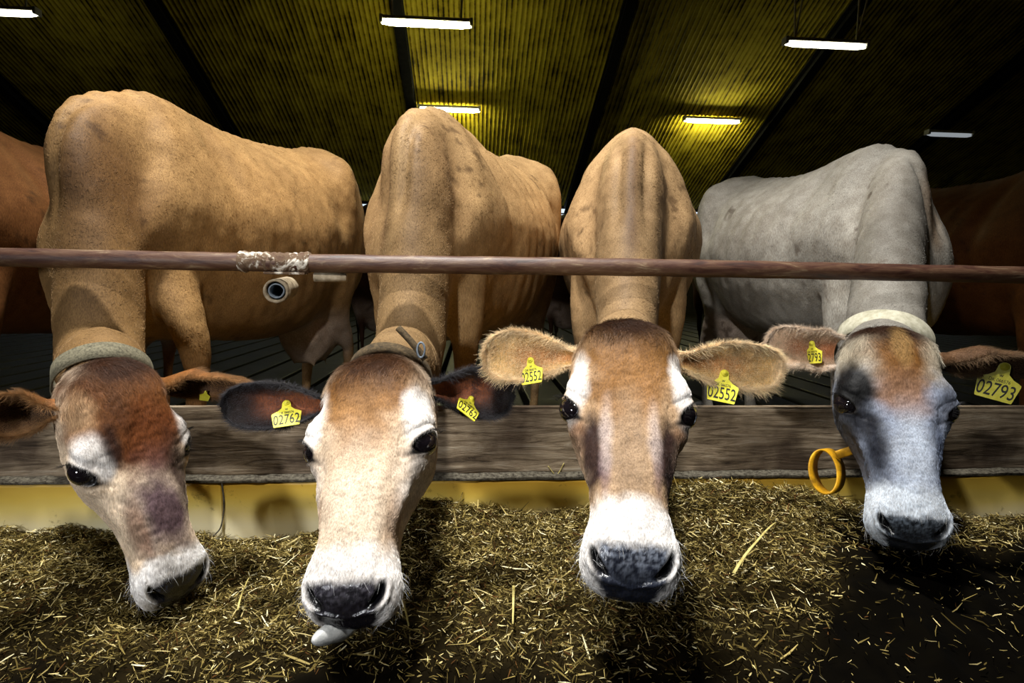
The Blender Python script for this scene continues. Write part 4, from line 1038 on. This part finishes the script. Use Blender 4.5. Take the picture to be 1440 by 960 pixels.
# neighbours partly in frame, and the herd behind
def side_head(wx, hz=.50, y=1.05, dx=0): return [-.5, 0, 0, wx+dx, y, hz, 0, 0]
def simple_cow(label, withers, hips, coat, dark, hx, hy=1.0, hz=.5, yawh=0, group=None, seed=9, **k):
    hd = [-.5, 0, yawh, hx, hy, hz, 0, 0]
    ht, _ = head_tf(hd)
    e = []
    for s in (-1, 1):
        b_ = ht(np.array([[.088*s, -.07, .07]]))[0]; o_ = ht(np.array([[.22*s, -.10, .05]]))[0]; fdir = ht(np.array([[0, 1, 0]]))[0]-ht(np.array([[0, 0, 0]]))[0]
        e.append(dict(base=(.088*s, -.07, .07), tip=o_, open=fdir, w=.04, pal=E_BRN))
    pp = dict(pal1); pp['base'] = coat; pp['patches'] = [(dark, (0, 0, .05), (.1, .1, .09), .8, .5, True)]
    cfg = dict(label=label, seed=seed, head=hd, pal=pp, withers=withers, hips=hips, coat=coat, dark=dark, ears=e, hair=False, hres=(120, 100), voxel=.02, necky=(hy+withers[1])/2-.05, neckz=k.pop('neckz', .62), group=group, **k)
    return build_cow(cfg)
simple_cow('dark tan cow cut off by the left frame edge, only its back showing', tuple(at(-95, 150, 1.80)), tuple(at(175, 190, 2.75)), lin(150, 100, 58), lin(84, 52, 26), -2.1, 1.05, .5)
simple_cow('reddish dark brown cow at the right frame edge beside the grey cow', tuple(at(1500, 226, 2.35)), tuple(at(1270, 266, 3.2)), lin(120, 72, 30), lin(60, 34, 14), 2.95, 1.1, .5)
# background herd, facing away
for (x, y, hdx, lab) in ((-.9, 5.2, .25, 'dark brown cow far back between the two left cows'), (.95, 5.6, -.2, 'dark cow far back between the two middle cows'),
                         (2.35, 5.4, .1, 'dim brown cow far back left of the grey cow')):
    hd = [-.3, 0, math.pi, x, y+1.25, .75, 0, 0]
    ht, _ = head_tf(hd); e = []
    for s in (-1, 1):
        o_ = ht(np.array([[.22*s, -.10, .05]]))[0]; fdir = ht(np.array([[0, 1, 0]]))[0]-ht(np.array([[0, 0, 0]]))[0]
        e.append(dict(base=(.088*s, -.07, .07), tip=o_, open=fdir, w=.04, pal=E_BRN))
    pp = dict(pal1); pp['base'] = lin(70, 44, 26); pp['patches'] = []
    build_cow(dict(label=lab, seed=5, head=hd, pal=pp, withers=(x, y, 1.27), hips=(x+hdx, y-1.1, 1.3), coat=lin(76, 48, 28), dark=lin(30, 20, 12), ears=e, hair=False, hres=(60, 60), voxel=.03, necky=y+.6, neckz=.95))

# ------------------------------------------------------------------ fluorescent lamps
def lamp(px, py, d, L_=1.3, lit=True, cords=None, label='', rz=0):
    c = at(px, py, d); o = empty('fluorescent_lamp', tuple(c)); tag(o, label, 'lamp', 'fluorescent ceiling lamps')
    V, F = box((0, 0, .045), (L_, .13, .05), bev=.012); V = np.array(V)+c; link('housing', mesh('housing', V, F), o, M['white'])
    ts = np.linspace(-L_/2+.02, L_/2-.02, 12)
    rr = np.r_[.03, .048, np.full(8, .05), .048, .03]
    V, F = tube(np.stack([ts, 0*ts, 0*ts], 1)+c, rr, 16); link('diffuser', mesh('diffuser', V, F), o, {1: M['glow'], 2: M['glow2'], 3: M['glow3']}[int(lit)])
    for s in (-1, 1):
        V, F = box((s*(L_/2-.015), 0, .03), (.05, .14, .10), bev=.012); link('end_cap', mesh('end_cap', np.array(V)+c, F), o, M['white'])
    if cords:
        for s in (-1, 1):
            for dx in cords:
                p0 = c+np.array([s*(L_/2-.16), 0, .06]); top = np.array([p0[0]+dx, p0[1], roof_z(p0[1])-.02])
                mid = (p0+top)/2+np.array([.02*s, 0, 0])
                V, F = tube(catmull(np.array([p0, mid, top]), np.linspace(0, 1.999, 14)), .015, 8, up=(0, 1, 0)); link('hanging_cord', mesh('hanging_cord', V, F), o, M['cord'])
    return o
lamp(600, 33, 8.0, 1.28, True, (0.0, .03), 'lit fluorescent lamp hanging on two cords above the second cow')
lamp(1161, 63, 8.5, 1.28, 2, (-.05, .30), 'lit fluorescent lamp hanging on cords at upper right, slightly tilted')
lamp(632, 154, 11.8, 1.28, True, None, 'lit fluorescent lamp just behind the hump of the second cow')
lamp(1001, 170, 12.3, 1.25, True, None, 'lit fluorescent lamp on the ceiling right of the third cow')
lamp(-3, 17, 8.2, 1.10, 2, (.0,), 'lit fluorescent lamp cut off by the upper left corner')
lamp(1335, 189, 11.6, .98, 3, None, 'unlit grey fluorescent lamp given a faint glow in the dark at right')
